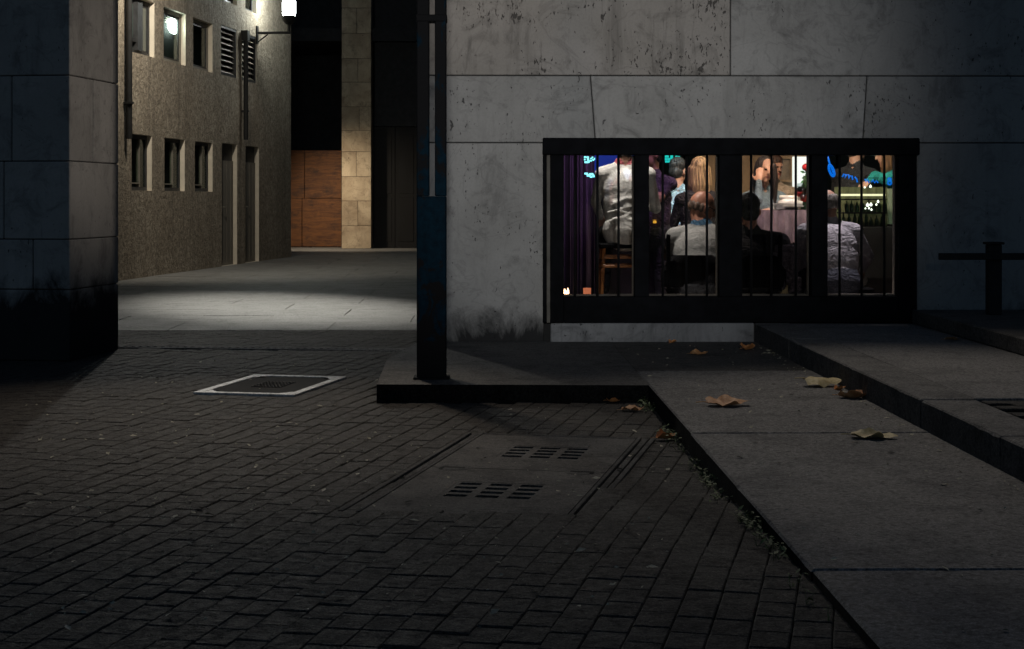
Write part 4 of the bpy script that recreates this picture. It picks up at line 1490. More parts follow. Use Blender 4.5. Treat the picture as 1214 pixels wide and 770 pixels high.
for (px, py, r_) in ((1028.5, 243.5, 2.0), (1032.5, 243.0, 1.9), (1026, 247.5, 1.0), (1030.2, 247.3, 1.2), (1033.2, 249, 1.2), (1041, 239.5, 1.5), (1039, 243, 1.2), (1021, 247.5, 1.2), (1025.2, 222.5, 1.1), (1032, 221.5, 1.6)):
    p = W(px, py, 14.2)
    rad = r_ * 14.2 / FPX
    b = MB()
    b.lathe(p, [(0, -rad), (rad * 0.7, -rad * 0.7), (rad, 0), (rad * 0.7, rad * 0.7), (rad * 0.25, rad), (rad * 0.25, rad * 1.5), (0, rad * 1.5)], 12)
    tag(b.build('hanging_bulb', M['bulb'], None, p, True), 'tiny pale light bulb hanging before the dark bar shelf', 'light bulb', 'bulbs over the bar')

# blue neon lettering, seen from its back through the glass
ny = 13.7
nsg = thing('neon_sign', W(1020, 215, ny), 'blue neon sign of slanting loops and a figure 8 seen from behind', 'neon sign')


def neon(pts, r=0.0065):
    m_ = MB()
    m_.tube([W(x_, y_, ny) for x_, y_ in pts], r, 8)
    m_.build('tube', M['blue_neon'], nsg, smooth=True)


def oval(cx, cy, rx, ry, tilt, n_=18, full=1.0):
    return [(cx + rx * math.cos(a) * math.cos(tilt) - ry * math.sin(a) * math.sin(tilt), cy + rx * math.cos(a) * math.sin(tilt) + ry * math.sin(a) * math.cos(tilt)) for a in [k * 2 * math.pi * full / n_ for k in range(n_ + 1)]]


neon(oval(985.8, 202.5, 2.4, 7.0, -0.35), 0.011)
neon([(981.2, 186), (983.5, 194), (986, 200), (989, 208)], 0.008)
neon([(998.5, 210), (1000.5, 206.5), (1002.5, 207), (1002, 211), (1003.5, 207.5), (1006, 207.3), (1006.5, 212), (1008, 208.5), (1010, 208.8), (1011, 213.5)])
neon([(1013.5, 210), (1015.5, 212.5), (1016.5, 216.5)])
neon([(1020.8, 211.5), (1021, 216.8)])
neon([(1025.5, 212.5), (1027, 216.5), (1028, 212.5), (1030.5, 217)])
neon([(1033, 216), (1035, 213.5), (1037, 217), (1039, 214.5), (1041, 217)], 0.006)
neon(oval(1054.6, 213.2, 1.9, 1.7, 0))
neon(oval(1054.6, 217.2, 2.3, 2.0, 0))
neon([(1063.5, 213), (1063.2, 216.5)])
neon([(995.3, 184), (995.1, 234)], 0.006)  # upright tube drawn for a blue glint on the window bar
b = MB()
b.box(W(979, 211.5, ny + 0.03), W(1068, 211, ny + 0.045))
b.box(W(979, 182, ny + 0.03), W(1068, 181, ny + 0.045))
b.build('support_rail', M['chair_black'], nsg)

tl = thing('glint_strip', W(890.5, 216, 13.4), 'thin violet blue glowing strip added in place of a window bar glint', 'glint strip')  # glowing strip on a stand, added where a bar only glints
m = MB()
m.tube([W(890.5, 216, 13.4), W(890.5, 178, 13.4)], 0.005, 8)
m.build('tube', emit('violet_glint_glow', (0.16, 0.14, 0.75), 1.6), tl, smooth=True)
m = MB()
m.tube([W(890.5, 290, 13.4), W(890.5, 216.2, 13.4)], 0.012, 8)
m.lathe(Vector((W(890.5, 290, 13.4).x, 13.4, 0)), [(0.10, 0), (0.10, 0.015), (0.014, 0.03), (0.012, 0.8)], 16)
m.build('stand', M['chair_black'], tl, smooth=True)

# sill objects: a candle and a glowing glass
def candle(px, py, label, lit=True):
    p = Vector((W(px, 351, D + 0.16).x, D + 0.16, oz0 + 0.0))
    t_ = thing('candle_glass', p, label, 'candle')
    m_ = MB()
    m_.lathe(p, [(0.024, 0), (0.028, 0.004), (0.03, 0.055), (0.028, 0.055), (0.026, 0.004), (0, 0.003)], 18)
    m_.build('glass', M['drink'] if lit else M['ember'], t_, smooth=True)
    if lit:
        for (dx, h_) in ((-0.013, 0.045), (0.011, 0.050), (-0.001, 0.024)):
            m_ = MB()
            m_.lathe(p + Vector((dx, 0, 0.008)), [(0, 0), (0.010, 0.008), (0.009, h_ * 0.5), (0.004, h_ * 0.85), (0, h_)], 10)
            m_.build('flame', M['flame'], t_, smooth=True)


candle(671.5, 345, 'lit candle glass burning brightly at the left end of the sill')
candle(696, 346, 'dull red glowing candle glass right of the burning one', False)
b = MB()
b.box((wx0 - 0.0, D + T + 0.03, oz0 - 0.05), (wx1 + 0.0, D + T + 0.14, oz0 - 0.012), bev=0.004)
b.box((wx0 + 0.01, D + 0.121, oz0 - 0.03), (wx1 - 0.01, D + T + 0.029, oz0 - 0.001), bev=0.003)
b.build('inner_sill', M['bead'], bld)

# seats
def stool(x, y, z, label, rot=0.0):
    t_ = thing('bar_stool', (x, y, 0), label, 'stool')
    cr, sr = math.cos(rot), math.sin(rot)
    P_ = lambda u, v, zz_: Vector((x + u * cr - v * sr, y + u * sr + v * cr, zz_))
    ax = (Vector((cr, sr, 0)), Vector((-sr, cr, 0)), UP)
    m_ = MB()
    m_.obox(P_(0, 0, z - 0.02), (0.19, 0.18, 0.02), ax, 0, 0.01)
    m_.build('seat', M['chair_black'], t_)
    for (u, v) in ((-1, -1), (1, -1), (1, 1), (-1, 1)):
        m_ = MB()
        m_.tube([P_(u * 0.15, v * 0.14, z - 0.04), P_(u * 0.19, v * 0.18, 0.0)], 0.014, 8)
        m_.build('leg', M['wood'], t_)
    for (zz_, e_) in ((z - 0.11, 0.16), (z - 0.18, 0.165), (z - 0.45, 0.18)):
        m_ = MB()
        for s_ in (-1, 1):
            m_.obox(P_(0, s_ * e_, zz_), (e_, 0.011, 0.011), ax, 0, 0.003)
            m_.obox(P_(s_ * e_, 0, zz_ - 0.03), (0.011, e_, 0.011), ax, 0, 0.003)
        m_.build('rung', M['wood'], t_)


def chair(x, y, deg, label, mat='chair_black', shell=None):
    """deg: the way the sitter faces, 0 = into the room"""
    t_ = thing('chair', (x, y, 0), label, 'chair')
    a = R_(deg)
    F_, R__ = Vector((math.sin(a), math.cos(a), 0)), Vector((math.cos(a), -math.sin(a), 0))
    ax = (R__, F_, UP)
    o_ = Vector((x, y, 0))
    m_ = MB()
    m_.obox(o_ + UP * 0.445, (0.21, 0.21, 0.018), ax, 0, 0.012)
    m_.build('seat', M[mat], t_)
    m_ = MB()
    for s_ in (-1, 1): m_.tube([o_ + R__ * s_ * 0.19 - F_ * 0.2 + UP * 0.46, o_ + R__ * s_ * 0.19 - F_ * 0.25 + UP * 0.88], 0.016, 8)
    if shell:
        n_ = 14
        rows = []
        for zz_ in (0.47, 0.6, 0.72, shell - 0.04, shell):
            wd_ = 0.25 if zz_ < shell - 0.05 else (0.225 if zz_ < shell - 0.01 else 0.15)
            rows.append([o_ - F_ * (0.24 + (zz_ - 0.46) * 0.10 - 0.10 * (2 * k / n_ - 1) ** 2) + R__ * wd_ * (2 * k / n_ - 1) + UP * zz_ for k in range(n_ + 1)])
        vs = [v for r in rows for v in r] + [v - F_ * 0.02 for r in rows for v in r]
        N_, Q_ = n_ + 1, len(rows) * (n_ + 1)
        fs = [(r * N_ + k, r * N_ + k + 1, (r + 1) * N_ + k + 1, (r + 1) * N_ + k) for r in range(len(rows) - 1) for k in range(n_)]
        fs += [tuple(Q_ + i for i in f[::-1]) for f in fs]
        e_ = (len(rows) - 1) * N_
        fs += [(e_ + k, e_ + k + 1, Q_ + e_ + k + 1, Q_ + e_ + k) for k in range(n_)]
        m_.add(vs, fs)
    for zz_ in () if shell else (0.62, 0.74, 0.85): m_.obox(o_ - F_ * (0.2 + (zz_ - 0.46) * 0.12) + UP * zz_, (0.19, 0.011, 0.03), ax, 0, 0.006)
    m_.build('backrest', M[mat], t_)
    for (u, v) in ((-1, -1), (1, -1), (1, 1), (-1, 1)):
        m_ = MB()
        m_.tube([o_ + R__ * u * 0.185 + F_ * v * 0.185 + UP * 0.43, o_ + R__ * u * 0.2 + F_ * v * 0.2], 0.016, 8)
        m_.build('leg', M[mat], t_)


# ------------------------------------------------------------------ people
def cloth_mat(name, c, wr=1.0, rough=0.85, sheen=0.0):
    t = NT(name)
    P = t.pos((1.5, 1.5, 1.9))
    n1 = t.math('MULTIPLY', t.math('ABSOLUTE', t.math('SUBTRACT', t.noise(P, 6.5, 3, 0.5, 1.6), 0.5)), 3.0)
    n2 = t.noise(t.pos(), 200, 2)
    c_ = t.mix(t.mr(n1, 0.0, 0.25), tuple(x * 0.8 for x in c), c)
    h = t.math('ADD', t.mr(n1, 0.0, 0.5), t.math('MULTIPLY', n2, 0.06))
    return t.fin(c_, rough, t.bump(h, min(1.0, 0.7 * wr), 0.018 * wr))


def skin_mat(name, c):
    t = NT(name)
    n = t.noise(t.pos(), 30, 4)
    c_ = t.mix(t.mr(n, 0.35, 0.65), tuple(x * 0.85 for x in c), c)
    return t.fin(c_, 0.42, t.bump(n, 0.1, 0.003))


def hair_mat(name, c):
    t = NT(name)
    n = t.noise(t.pos((1, 1, 0.10)), 48, 3, 0.6, 0.3)
    c_ = t.mix(t.mr(n, 0.35, 0.65), tuple(x * 0.22 for x in c), tuple(x * 1.3 for x in c))
    return t.fin(c_, 0.5, t.bump(n, 1.0, 0.02))


SK = skin_mat('skin', (0.56, 0.30, 0.21))
SKD = skin_mat('warm_skin', (0.50, 0.22, 0.14))
EYE = plain('eye_dark', (0.02, 0.015, 0.012), 0.3, bump=0)
LIP = plain('lip', (0.36, 0.11, 0.10), 0.5, bump=0)


def remesh(bm_prims, voxel, smooth_it=3):
    """union of closed shapes -> one continuous surface (numpy arrays of verts, polygons)"""
    me = bpy.data.meshes.new('tmp')
    me.from_pydata(bm_prims.v, [], bm_prims.f)
    me.update()
    o_ = bpy.data.objects.new('tmp', me)
    COL.objects.link(o_)
    r = o_.modifiers.new('r', 'REMESH')
    r.mode = 'VOXEL'
    r.voxel_size = voxel
    s_ = o_.modifiers.new('s', 'SMOOTH')
    s_.factor, s_.iterations = 0.5, smooth_it
    dg = bpy.context.evaluated_depsgraph_get()
    me2 = bpy.data.meshes.new_from_object(o_.evaluated_get(dg))
    bpy.data.objects.remove(o_)
    bpy.data.meshes.remove(me)
    return me2


class Body:
    def __init__(s):
        s.mb, s.pr = MB(), []

    def cap(s, a, b_, ra, rb, mi):
        a, b_ = Vector(a), Vector(b_)
        d = b_ - a
        L = d.length
        d = d.normalized()
        pts, rs = [], []
        for k in range(5):
            q = -math.pi / 2 + k * math.pi / 8
            pts.append(a + d * (ra * math.sin(q)))
            rs.append(max(1e-4, ra * math.cos(q)))
        for k in range(5):
            q = k * math.pi / 8
            pts.append(b_ + d * (rb * math.sin(q)))
            rs.append(max(1e-4, rb * math.cos(q)))
        s.mb.tube(pts, rs, 12)
        s.pr.append(('c', a, b_, ra, rb, mi))

    def ell(s, c, r, ax, mi):
        c = Vector(c)
        vs, fs = [], []
        nu, nv = 16, 10
        for i in range(nv + 1):
            th = math.pi * i / nv
            for k in range(nu):
                ph_ = 2 * math.pi * k / nu
                vs.append(c + ax[0] * (r[0] * math.sin(th) * math.cos(ph_)) + ax[1] * (r[1] * math.sin(th) * math.sin(ph_)) + ax[2] * (r[2] * math.cos(th)))
        for i in range(nv):
            for k in range(nu):
                fs.append((i * nu + k, (i + 1) * nu + k, (i + 1) * nu + (k + 1) % nu, i * nu + (k + 1) % nu))
        s.mb.add(vs, fs)
        s.pr.append(('e', c, r, ax, mi))

    def dist(s, P):
        out = []
        for p in s.pr:
            if p[0] == 'c':
                a, b_ = np.array(p[1]), np.array(p[2])
                d = b_ - a
                t_ = np.clip(((P - a) @ d) / max(1e-9, d @ d), 0, 1)
                out.append(np.linalg.norm(P - a - t_[:, None] * d, axis=1) - (p[3] + (p[4] - p[3]) * t_))
            else:
                q = P - np.array(p[1])
                k = np.stack([(q @ np.array(p[3][i])) / p[2][i] for i in range(3)], 1)
                out.append((np.linalg.norm(k, axis=1) - 1) * min(p[2]))
        return np.array(out)

    def build(s, name, mats, base, voxel=0.009, parent=None, it=5):
        me = remesh(s.mb, voxel, it)
        nv = len(me.vertices)
        co = np.empty(nv * 3)
        me.vertices.foreach_get('co', co)
        co = co.reshape(-1, 3)
        npol = len(me.polygons)
        cen = np.empty(npol * 3)
        me.polygons.foreach_get('center', cen)
        dd = s.dist(cen.reshape(-1, 3))
        mis = np.array([p[-1] for p in s.pr])[np.argmin(dd, axis=0)]
        base = Vector(base)
        me.vertices.foreach_set('co', (co - np.array(base)).ravel())
        me.materials.clear()
        for m_ in mats: me.materials.append(m_)
        me.polygons.foreach_set('material_index', mis.astype(np.int32))
        me.polygons.foreach_set('use_smooth', np.ones(npol, dtype=bool))
        me.name = name
        me.update()
        o_ = bpy.data.objects.new(name, me)
        COL.objects.link(o_)
        if parent:
            o_.parent = parent
            o_.location = base - ORG[parent.name]
        else:
            o_.location = base
        ORG[o_.name] = base
        return o_


def frame(deg, pitch=0.0, roll=0.0):
    a = R_(deg)
    F_ = Vector((math.sin(a), math.cos(a), 0))
    R__ = Vector((math.cos(a), -math.sin(a), 0))
    p = R_(pitch)                                   # nose down
    F2 = F_ * math.cos(p) - UP * math.sin(p)
    U2 = UP * math.cos(p) + F_ * math.sin(p)
    if roll:
        r = R_(roll)
        R2 = R__ * math.cos(r) - U2 * math.sin(r)
        U2 = U2 * math.cos(r) + R__ * math.sin(r)
        R__ = R2
    return R__, F2, U2


def human(label, head, deg, hdeg=None, pitch=0.0, roll=0.0, lean=0.15, mats=None, seat=None, hair=None, hairmat=None,
          elbows=None, hands=None, collar=None, bulk=1.0, neck_drop=0.19, sleeve=True, glasses=False, sc=1.0, curl=0.6, side=0.0, fold=False, long_top=False):
    """head = centre of the skull in metres; 0 deg faces into the room. mats: skin, top, trousers, shoes, eye, lip, collar"""
    Rt, Ft, _ = frame(deg)
    hdeg = deg if hdeg is None else hdeg
    Rh, Fh, Uh = frame(hdeg, pitch, roll)
    H_ = Vector(head)
    B = Body()
    s = sc
    axh = (Rh, Fh, Uh)
    # head
    B.ell(H_ + Uh * 0.022 * s - Fh * 0.012 * s, (0.076 * s, 0.098 * s, 0.098 * s), axh, 0)
    B.ell(H_ - Uh * 0.048 * s + Fh * 0.026 * s, (0.059 * s, 0.066 * s, 0.082 * s), axh, 0)
    B.ell(H_ - Uh * 0.105 * s + Fh * 0.066 * s, (0.026 * s, 0.024 * s, 0.022 * s), axh, 0)           # chin
    B.ell(H_ + Uh * 0.024 * s + Fh * 0.080 * s, (0.050 * s, 0.016 * s, 0.011 * s), axh, 0)           # brow
    B.cap(H_ + Uh * 0.012 * s + Fh * 0.092 * s, H_ - Uh * 0.032 * s + Fh * 0.112 * s, 0.009 * s, 0.015 * s, 0)   # nose
    for q in (-1, 1):
        B.ell(H_ + Rh * 0.078 * s * q - Uh * 0.012 * s - Fh * 0.012 * s, (0.012 * s, 0.021 * s, 0.033 * s), axh, 0)
        B.ell(H_ + Rh * 0.031 * s * q + Fh * 0.084 * s + Uh * 0.002 * s, (0.0125 * s, 0.0085 * s, 0.006 * s), axh, 4)
    B.ell(H_ - Uh * 0.066 * s + Fh * 0.087 * s, (0.024 * s, 0.010 * s, 0.008 * s), axh, 5)
    # neck and trunk
    nb = H_ - UP * neck_drop * s - Ft * (0.035 + 0.05 * lean)
    B.cap(H_ - Uh * 0.06 * s - Fh * 0.03 * s, nb, 0.052 * s, 0.058 * s, 0)
    T_ = (-UP - Ft * lean + Rt * side).normalized()
    axt = (Rt, (Ft - T_ * Ft.dot(T_)).normalized(), T_)
    B.cap(nb + UP * 0.015 * s - Rt * 0.03, nb + UP * 0.015 * s + Rt * 0.03, 0.058 * s, 0.058 * s, 6 if collar else 1)
    sh = {q: nb + T_ * 0.075 * s + Rt * (0.175 * s * bulk * q) for q in (-1, 1)}
    for q in (-1, 1):
        B.cap(nb + T_ * 0.03 * s + Rt * 0.03 * q, sh[q], 0.066 * s, 0.066 * s * bulk, 1)
    B.ell(nb + T_ * 0.20 * s, (0.185 * s * bulk, 0.128 * s * bulk, 0.20 * s), axt, 1)
    B.ell(nb + T_ * 0.29 * s, (0.180 * s * bulk, 0.128 * s * bulk, 0.26 * s), axt, 1)
    B.ell(nb + T_ * 0.36 * s + axt[1] * 0.012, (0.172 * s * bulk, 0.132 * s * bulk, 0.19 * s), axt, 1)
    pel = nb + T_ * 0.52 * s
    B.ell(pel, (0.182 * s * bulk, 0.14 * s * bulk, 0.17 * s), axt, 1 if long_top else 2)
    if fold:                                       # loose cloth hanging in ridges over the back
        rf = random.Random(4)
        for k in range(9):
            zc_2 = nb + T_ * rf.uniform(0.27, 0.47) * s - axt[1] * 0.122 * bulk + Rt * rf.uniform(-0.07, 0.07)
            ln_ = rf.uniform(0.04, 0.09)
            sl_ = rf.uniform(-0.025, 0.03)
            B.cap(zc_2 - Rt * ln_ - UP * sl_, zc_2 + Rt * ln_ + UP * sl_, rf.uniform(0.006, 0.016), rf.uniform(0.006, 0.014), 1)
    # legs
    for q in (-1, 1):
        hip = pel + Rt * 0.09 * s * q + UP * -0.02
        if seat is None:
            kn = hip - UP * 0.43 * s + Ft * 0.02
            an = Vector((kn.x, kn.y, 0.08)) if True else kn
        else:
            hip = Vector((hip.x, hip.y, max(hip.z, seat + 0.075)))
            kn = Vector((hip.x, hip.y, seat + 0.07)) + Ft * 0.40 * s + Rt * 0.06 * q
            an = Vector((kn.x, kn.y, max(0.07, kn.z - 0.43))) - Ft * 0.03
        B.cap(hip, kn, 0.085 * s * bulk, 0.06 * s, 2)
        B.cap(kn, an, 0.058 * s, 0.042 * s, 2)
        B.cap(an - UP * 0.03 - Ft * 0.03, an - UP * 0.035 + Ft * 0.15, 0.036, 0.032, 3)
    # arms
    for q in (-1, 1):
        el = elbows[q] if elbows and q in elbows and elbows[q] is not None else sh[q] + Rt * 0.07 * q - UP * 0.27 * s + Ft * 0.09
        ha = hands[q] if hands and q in hands and hands[q] is not None else el + Ft * 0.23 - Rt * 0.08 * q + UP * 0.02
        el, ha = Vector(el), Vector(ha)
        B.cap(sh[q], el, 0.056 * s * bulk, 0.043 * s, 1)
        B.cap(el, el.lerp(ha, 0.93), 0.042 * s, 0.030 * s, 1 if sleeve else 0)
        d = (ha - el).normalized()
        sd_ = d.cross(UP)
        sd_ = sd_.normalized() if sd_.length > 0.05 else Rt.copy()
        nn = sd_.cross(d)
        B.ell(ha + d * 0.04, (0.040, 0.05, 0.017), (sd_, d, nn), 0)
        for k in range(4):
            r0 = ha + d * 0.075 + sd_ * (0.030 - 0.020 * k)
            ln_ = (0.036, 0.042, 0.039, 0.030)[k]
            r1 = r0 + d * ln_
            r2 = r1 + (d * math.cos(curl) - nn * math.sin(curl)) * ln_ * 0.9
            B.cap(r0, r1, 0.0095, 0.009, 0)
            B.cap(r1, r2, 0.009, 0.0075, 0)
        th0 = ha + d * 0.015 + sd_ * 0.036 * -q
        B.cap(th0, th0 + d * 0.035 - sd_ * 0.028 * q - nn * 0.01, 0.012, 0.010, 0)
        B.cap(th0 + d * 0.035 - sd_ * 0.028 * q - nn * 0.01, th0 + d * 0.065 - sd_ * 0.03 * q - nn * 0.02, 0.010, 0.008, 0)
    base = Vector((pel.x, pel.y, 0.0))
    o_ = B.build('person', mats, base)
    tag(o_, label, 'person', 'people in the bar')
    if hair:
        HB = Body()
        if hair in ('short', 'long', 'bun'):
            HB.ell(H_ + Uh * 0.048 * s - Fh * 0.016 * s, (0.085 * s, 0.100 * s, 0.088 * s), axh, 0)
            HB.ell(H_ - Uh * 0.02 * s - Fh * 0.055 * s, (0.072 * s, 0.058 * s, 0.075 * s), axh, 0)
        if hair == 'long':
            for k in range(11):
                a = (k - 5) / 5 * 1.9
                d0 = (Rh * math.sin(a) * 0.078 - Fh * math.cos(a) * 0.082) * s
                p0 = H_ + Uh * 0.02 + d0
                p1 = H_ - UP * 0.13 + d0 * 1.15
                p2 = H_ - UP * (0.30 + 0.05 * math.sin(k * 2.3)) + d0 * 0.95 + Rt * 0.02 * math.sin(k)
                HB.cap(p0, p1, 0.032, 0.030, 0)
                HB.cap(p1, p2, 0.030, 0.014, 0)
        if hair == 'part':
            HB.ell(H_ + Uh * 0.045 * s - Fh * 0.030 * s, (0.086 * s, 0.094 * s, 0.088 * s), axh, 0)
            for q in (-1, 1):
                for k in range(5):
                    a = 1.15 + 0.32 * k
                    d0 = Rh * q * math.sin(a) * 0.080 * s + Fh * math.cos(a) * 0.075 * s
                    HB.cap(H_ + Uh * 0.045 * s + d0 * 0.95, H_ - UP * 0.10 + d0 * 1.18, 0.028, 0.034, 0)
                    HB.cap(H_ - UP * 0.10 + d0 * 1.18, H_ - UP * 0.33 + d0 * 1.12, 0.034, 0.016, 0)
        if hair == 'rim':
            for k in range(9):
                a = (k - 4) / 4 * 1.75
                d0 = Rh * math.sin(a) * 0.072 * s - Fh * (math.cos(a) * 0.092 + 0.010) * s
                HB.ell(H_ + d0 - Uh * 0.015 * s, (0.022, 0.022, 0.040), axh, 0)
        if hair == 'thin':
            for k in range(11):
                a = (k - 5) / 5 * 1.8
                d0 = Rh * math.sin(a) * 0.073 * s - Fh * (math.cos(a) * 0.090 + 0.012) * s
                HB.ell(H_ + d0 + Uh * 0.008 * s, (0.026, 0.026, 0.062), axh, 0)
        if hair == 'cap':
            HB.ell(H_ + Uh * 0.045 * s - Fh * 0.01 * s, (0.088 * s, 0.108 * s, 0.085 * s), axh, 0)
            HB.ell(H_ + Uh * 0.035 * s + Fh * 0.11 * s, (0.065 * s, 0.06 * s, 0.012 * s), axh, 0)
        HB.build('cap' if hair == 'cap' else 'hair', [hairmat], H_, 0.008, o_, 2)
    if glasses:
        m_ = MB()
        for q in (-1, 1):
            c_ = H_ + Rh * 0.033 * q * s + Fh * 0.106 * s + Uh * 0.002
            m_.tube([c_ + Rh * 0.025 * math.cos(a) + Uh * 0.019 * math.sin(a) for a in [k * math.pi / 6 for k in range(13)]], 0.0028, 5)
            m_.tube([c_ + Rh * 0.026 * q, H_ + Rh * 0.081 * q * s + Fh * 0.03 * s + Uh * 0.008, H_ + Rh * 0.083 * q * s - Fh * 0.02 * s + Uh * 0.006], 0.0032, 5)
        m_.tube([H_ + Fh * 0.108 * s - Rh * 0.008, H_ + Fh * 0.110 * s, H_ + Fh * 0.108 * s + Rh * 0.008], 0.0028, 5)
        m_.build('glasses', M['chair_black'], o_, smooth=True)
    return o_


BLACK = cloth_mat('black_cloth', (0.016, 0.015, 0.018), 1.0)
JEANS = cloth_mat('dark_jeans', (0.03, 0.05, 0.08), 0.7)
TROUS = cloth_mat('charcoal_trousers', (0.03, 0.03, 0.035), 0.7)
SHOE = plain('shoe_leather', (0.02, 0.016, 0.014), 0.5)


def mm(skin, top, trousers=TROUS, collar=None):
    return [skin, top, trousers, SHOE, EYE, LIP, collar or top]


pY = 12.75
# 1 man in the pale jacket on the bar stool, back to the window, head bowed above the frame
h1 = W(741, 171, pY)
human('man on the bar stool in a pale creased jacket, back to the glass', h1, 3, 3, 25, 0, 0.10,
      mm(SK, cloth_mat('pale_jacket', (0.66, 0.63, 0.58), 0.45, 0.6), TROUS, cloth_mat('pink_collar', (0.55, 0.12, 0.14))), W(735, 288, pY).z, 'short',
      hair_mat('dark_hair', (0.03, 0.025, 0.022)), {-1: W(706, 240, pY + 0.06), 1: None}, {-1: W(712, 258, pY + 0.24), 1: None}, True, 1.02, 0.17, fold=True, long_top=True)
stool(W(737, 300, pY - 0.02).x, pY - 0.02, W(735, 288, pY).z, 'tall wooden bar stool under the man in the pale jacket')
# 2 bald man in a grey sweater, looking to the right
h2 = W(833, 246, pY)
human('bald man with glasses in a grey sweater, hunched and looking sideways', h2, 15, 74, 20, 0, 0.42,
      mm(SKD, cloth_mat('grey_sweater', (0.27, 0.265, 0.25), 0.5), TROUS, cloth_mat('blue_shirt_collar', (0.05, 0.13, 0.22))), 0.46, 'rim',
      hair_mat('cropped_hair', (0.16, 0.09, 0.06)), {-1: W(792, 303, pY + 0.15), 1: W(857, 300, pY + 0.15)}, {-1: W(800, 296, pY + 0.4), 1: None}, True, 1.12, 0.15, glasses=True, sc=1.07)
chair(W(822, 330, pY - 0.12).x, pY - 0.12, 8, 'black shell chair under the bald man in the grey sweater', 'chair_black', 0.70)
# 3 dark silhouette in the third opening
h3 = W(888, 250, pY - 0.05)
human('dark figure sitting with its back to the glass, unlit', h3, 0, 0, 8, 0, 0.08,
      mm(SKD, BLACK, TROUS), 0.46, 'short', hair_mat('near_black_hair', (0.014, 0.013, 0.014)), {-1: None, 1: W(930, 305, pY + 0.1)}, None, True, 1.28, 0.17, sc=1.05)
chair(W(890, 330, pY - 0.16).x, pY - 0.16, 0, 'black shell chair under the dark unlit figure', 'chair_black', 0.72)
# coat over the chair back
b = MB()
cx_ = W(927, 300, pY - 0.34)
for (u0, u1, z0, z1, dy) in ((-0.05, 0.10, 0.74, 0.80, 0.0), (0.02, 0.13, 0.50, 0.745, 0.015), (-0.07, 0.03, 0.45, 0.745, 0.0), (0.06, 0.16, 0.38, 0.55, 0.03)):
    b.box((cx_.x + u0, cx_.y + dy, z0), (cx_.x + u1, cx_.y + dy + 0.05, z1), 0, 0.022)
tag(b.build('coat', cloth_mat('grey_violet_coat', (0.13, 0.11, 0.13), 1.4), None, (cx_.x, cx_.y, 0.45)), 'grey coat hung on the side of a chair behind the dark figure', 'coat')
# 4 older man in a white shirt
h4 = W(979, 243, pY)
human('older grey haired man in a white shirt leaning forward at the right', h4, -8, -42, 14, 0, 0.40,
      mm(SK, cloth_mat('white_shirt', (0.60, 0.575, 0.62), 0.9, 0.75), cloth_mat('blue_grey_trousers', (0.06, 0.065, 0.09), 0.9)), 0.46, 'thin',
      hair_mat('grey_hair', (0.30, 0.27, 0.24)), {-1: W(951, 320, pY + 0.10), 1: W(1030, 304, pY + 0.08)}, {-1: W(962, 296, pY + 0.32), 1: W(1022, 322, pY + 0.3)}, None, 1.16, 0.15)
stool(W(1000, 330, pY - 0.1).x, pY - 0.16, 0.46, 'low wooden stool under the older man in the white shirt')
# 5 woman at the table facing the window, cheek on her hand
wy = 14.75
h5 = W(907, 201, wy)
human('dark haired woman facing the window with her cheek on her hand', h5, 176, 168, 6, -9, 0.10,
      mm(SK, cloth_mat('blue_grey_top', (0.16, 0.21, 0.25), 0.8)), 0.8, 'part', hair_mat('brown_black_hair', (0.03, 0.02, 0.02)),
      {1: W(899, 238, wy - 0.22), -1: W(929, 247, wy - 0.12)}, {1: W(900, 215, wy - 0.17), -1: W(912, 249, wy - 0.26)}, None, 0.95, 0.20, sleeve=True, sc=0.97, curl=0.9)
# 6 person in beige beside her
h6 = W(918.5, 198, 15.8)
human('person in a beige top half hidden behind the dark haired woman', h6, 172, 160, 4, 0, 0.05,
      mm(SK, cloth_mat('beige_top', (0.58, 0.45, 0.34), 1.0)), 0.8, 'short', hair_mat('auburn_hair', (0.07, 0.03, 0.018)),
      {1: W(915, 244, 15.5), -1: W(945, 240, 15.5)}, None, None, 1.0, 0.19, sleeve=True, side=-0.32)
# 7 blonde woman, back to us
h7 = W(829, 203, 14.6)
human('woman with long blonde hair down her back, in black', h7, -5, -5, 0, 0, 0.0, mm(SK, BLACK), None, 'long', hair_mat('blonde_hair', (0.50, 0.34, 0.18)), bulk=1.0)
# 8 waiter in a dark shirt at the left of the second opening
h8 = W(771, 183, 14.2)
human('person in a plum shirt with bare forearms left of the blonde woman', h8, -150, -120, 5, 0, 0.02, mm(SK, cloth_mat('plum_shirt', (0.085, 0.055, 0.10), 1.0)), None, 'short',
      hair_mat('dark_hair', (0.03, 0.025, 0.022)), {-1: W(785, 232, 14.1), 1: None}, {-1: W(771, 245, 13.95), 1: None}, sleeve=False)
b = MB()
bk = W(776.2, 263.5, 14.05)
b.lathe(bk, [(0.0, -0.012), (0.014, -0.01), (0.016, 0.0), (0.014, 0.008), (0.0, 0.01)], 10)
b.lathe(bk + Vector((0.0, 0, 0.016)), [(0.0, -0.003), (0.022, 0), (0.0, 0.003)], 10)
tag(b.build('badge', emit('amber_badge_glow', (0.9, 0.45, 0.05), 1.6), None, bk, True), 'small glowing amber badge on the belt of the plum shirt', 'badge')
# 9 dancer in shiny pale satin
h9 = W(804, 203, 15.2)
human('dancer in shiny ice blue satin between the plum shirt and the blonde woman', h9, 10, 30, 10, 0, 0.12, mm(SK, cloth_mat('ice_blue_satin', (0.55, 0.72, 0.80), 2.4, 0.25), BLACK), None, 'short',
      hair_mat('dark_hair', (0.03, 0.025, 0.022)), {-1: W(786, 236, 15.3), 1: W(822, 240, 15.3)}, None, side=0.05)
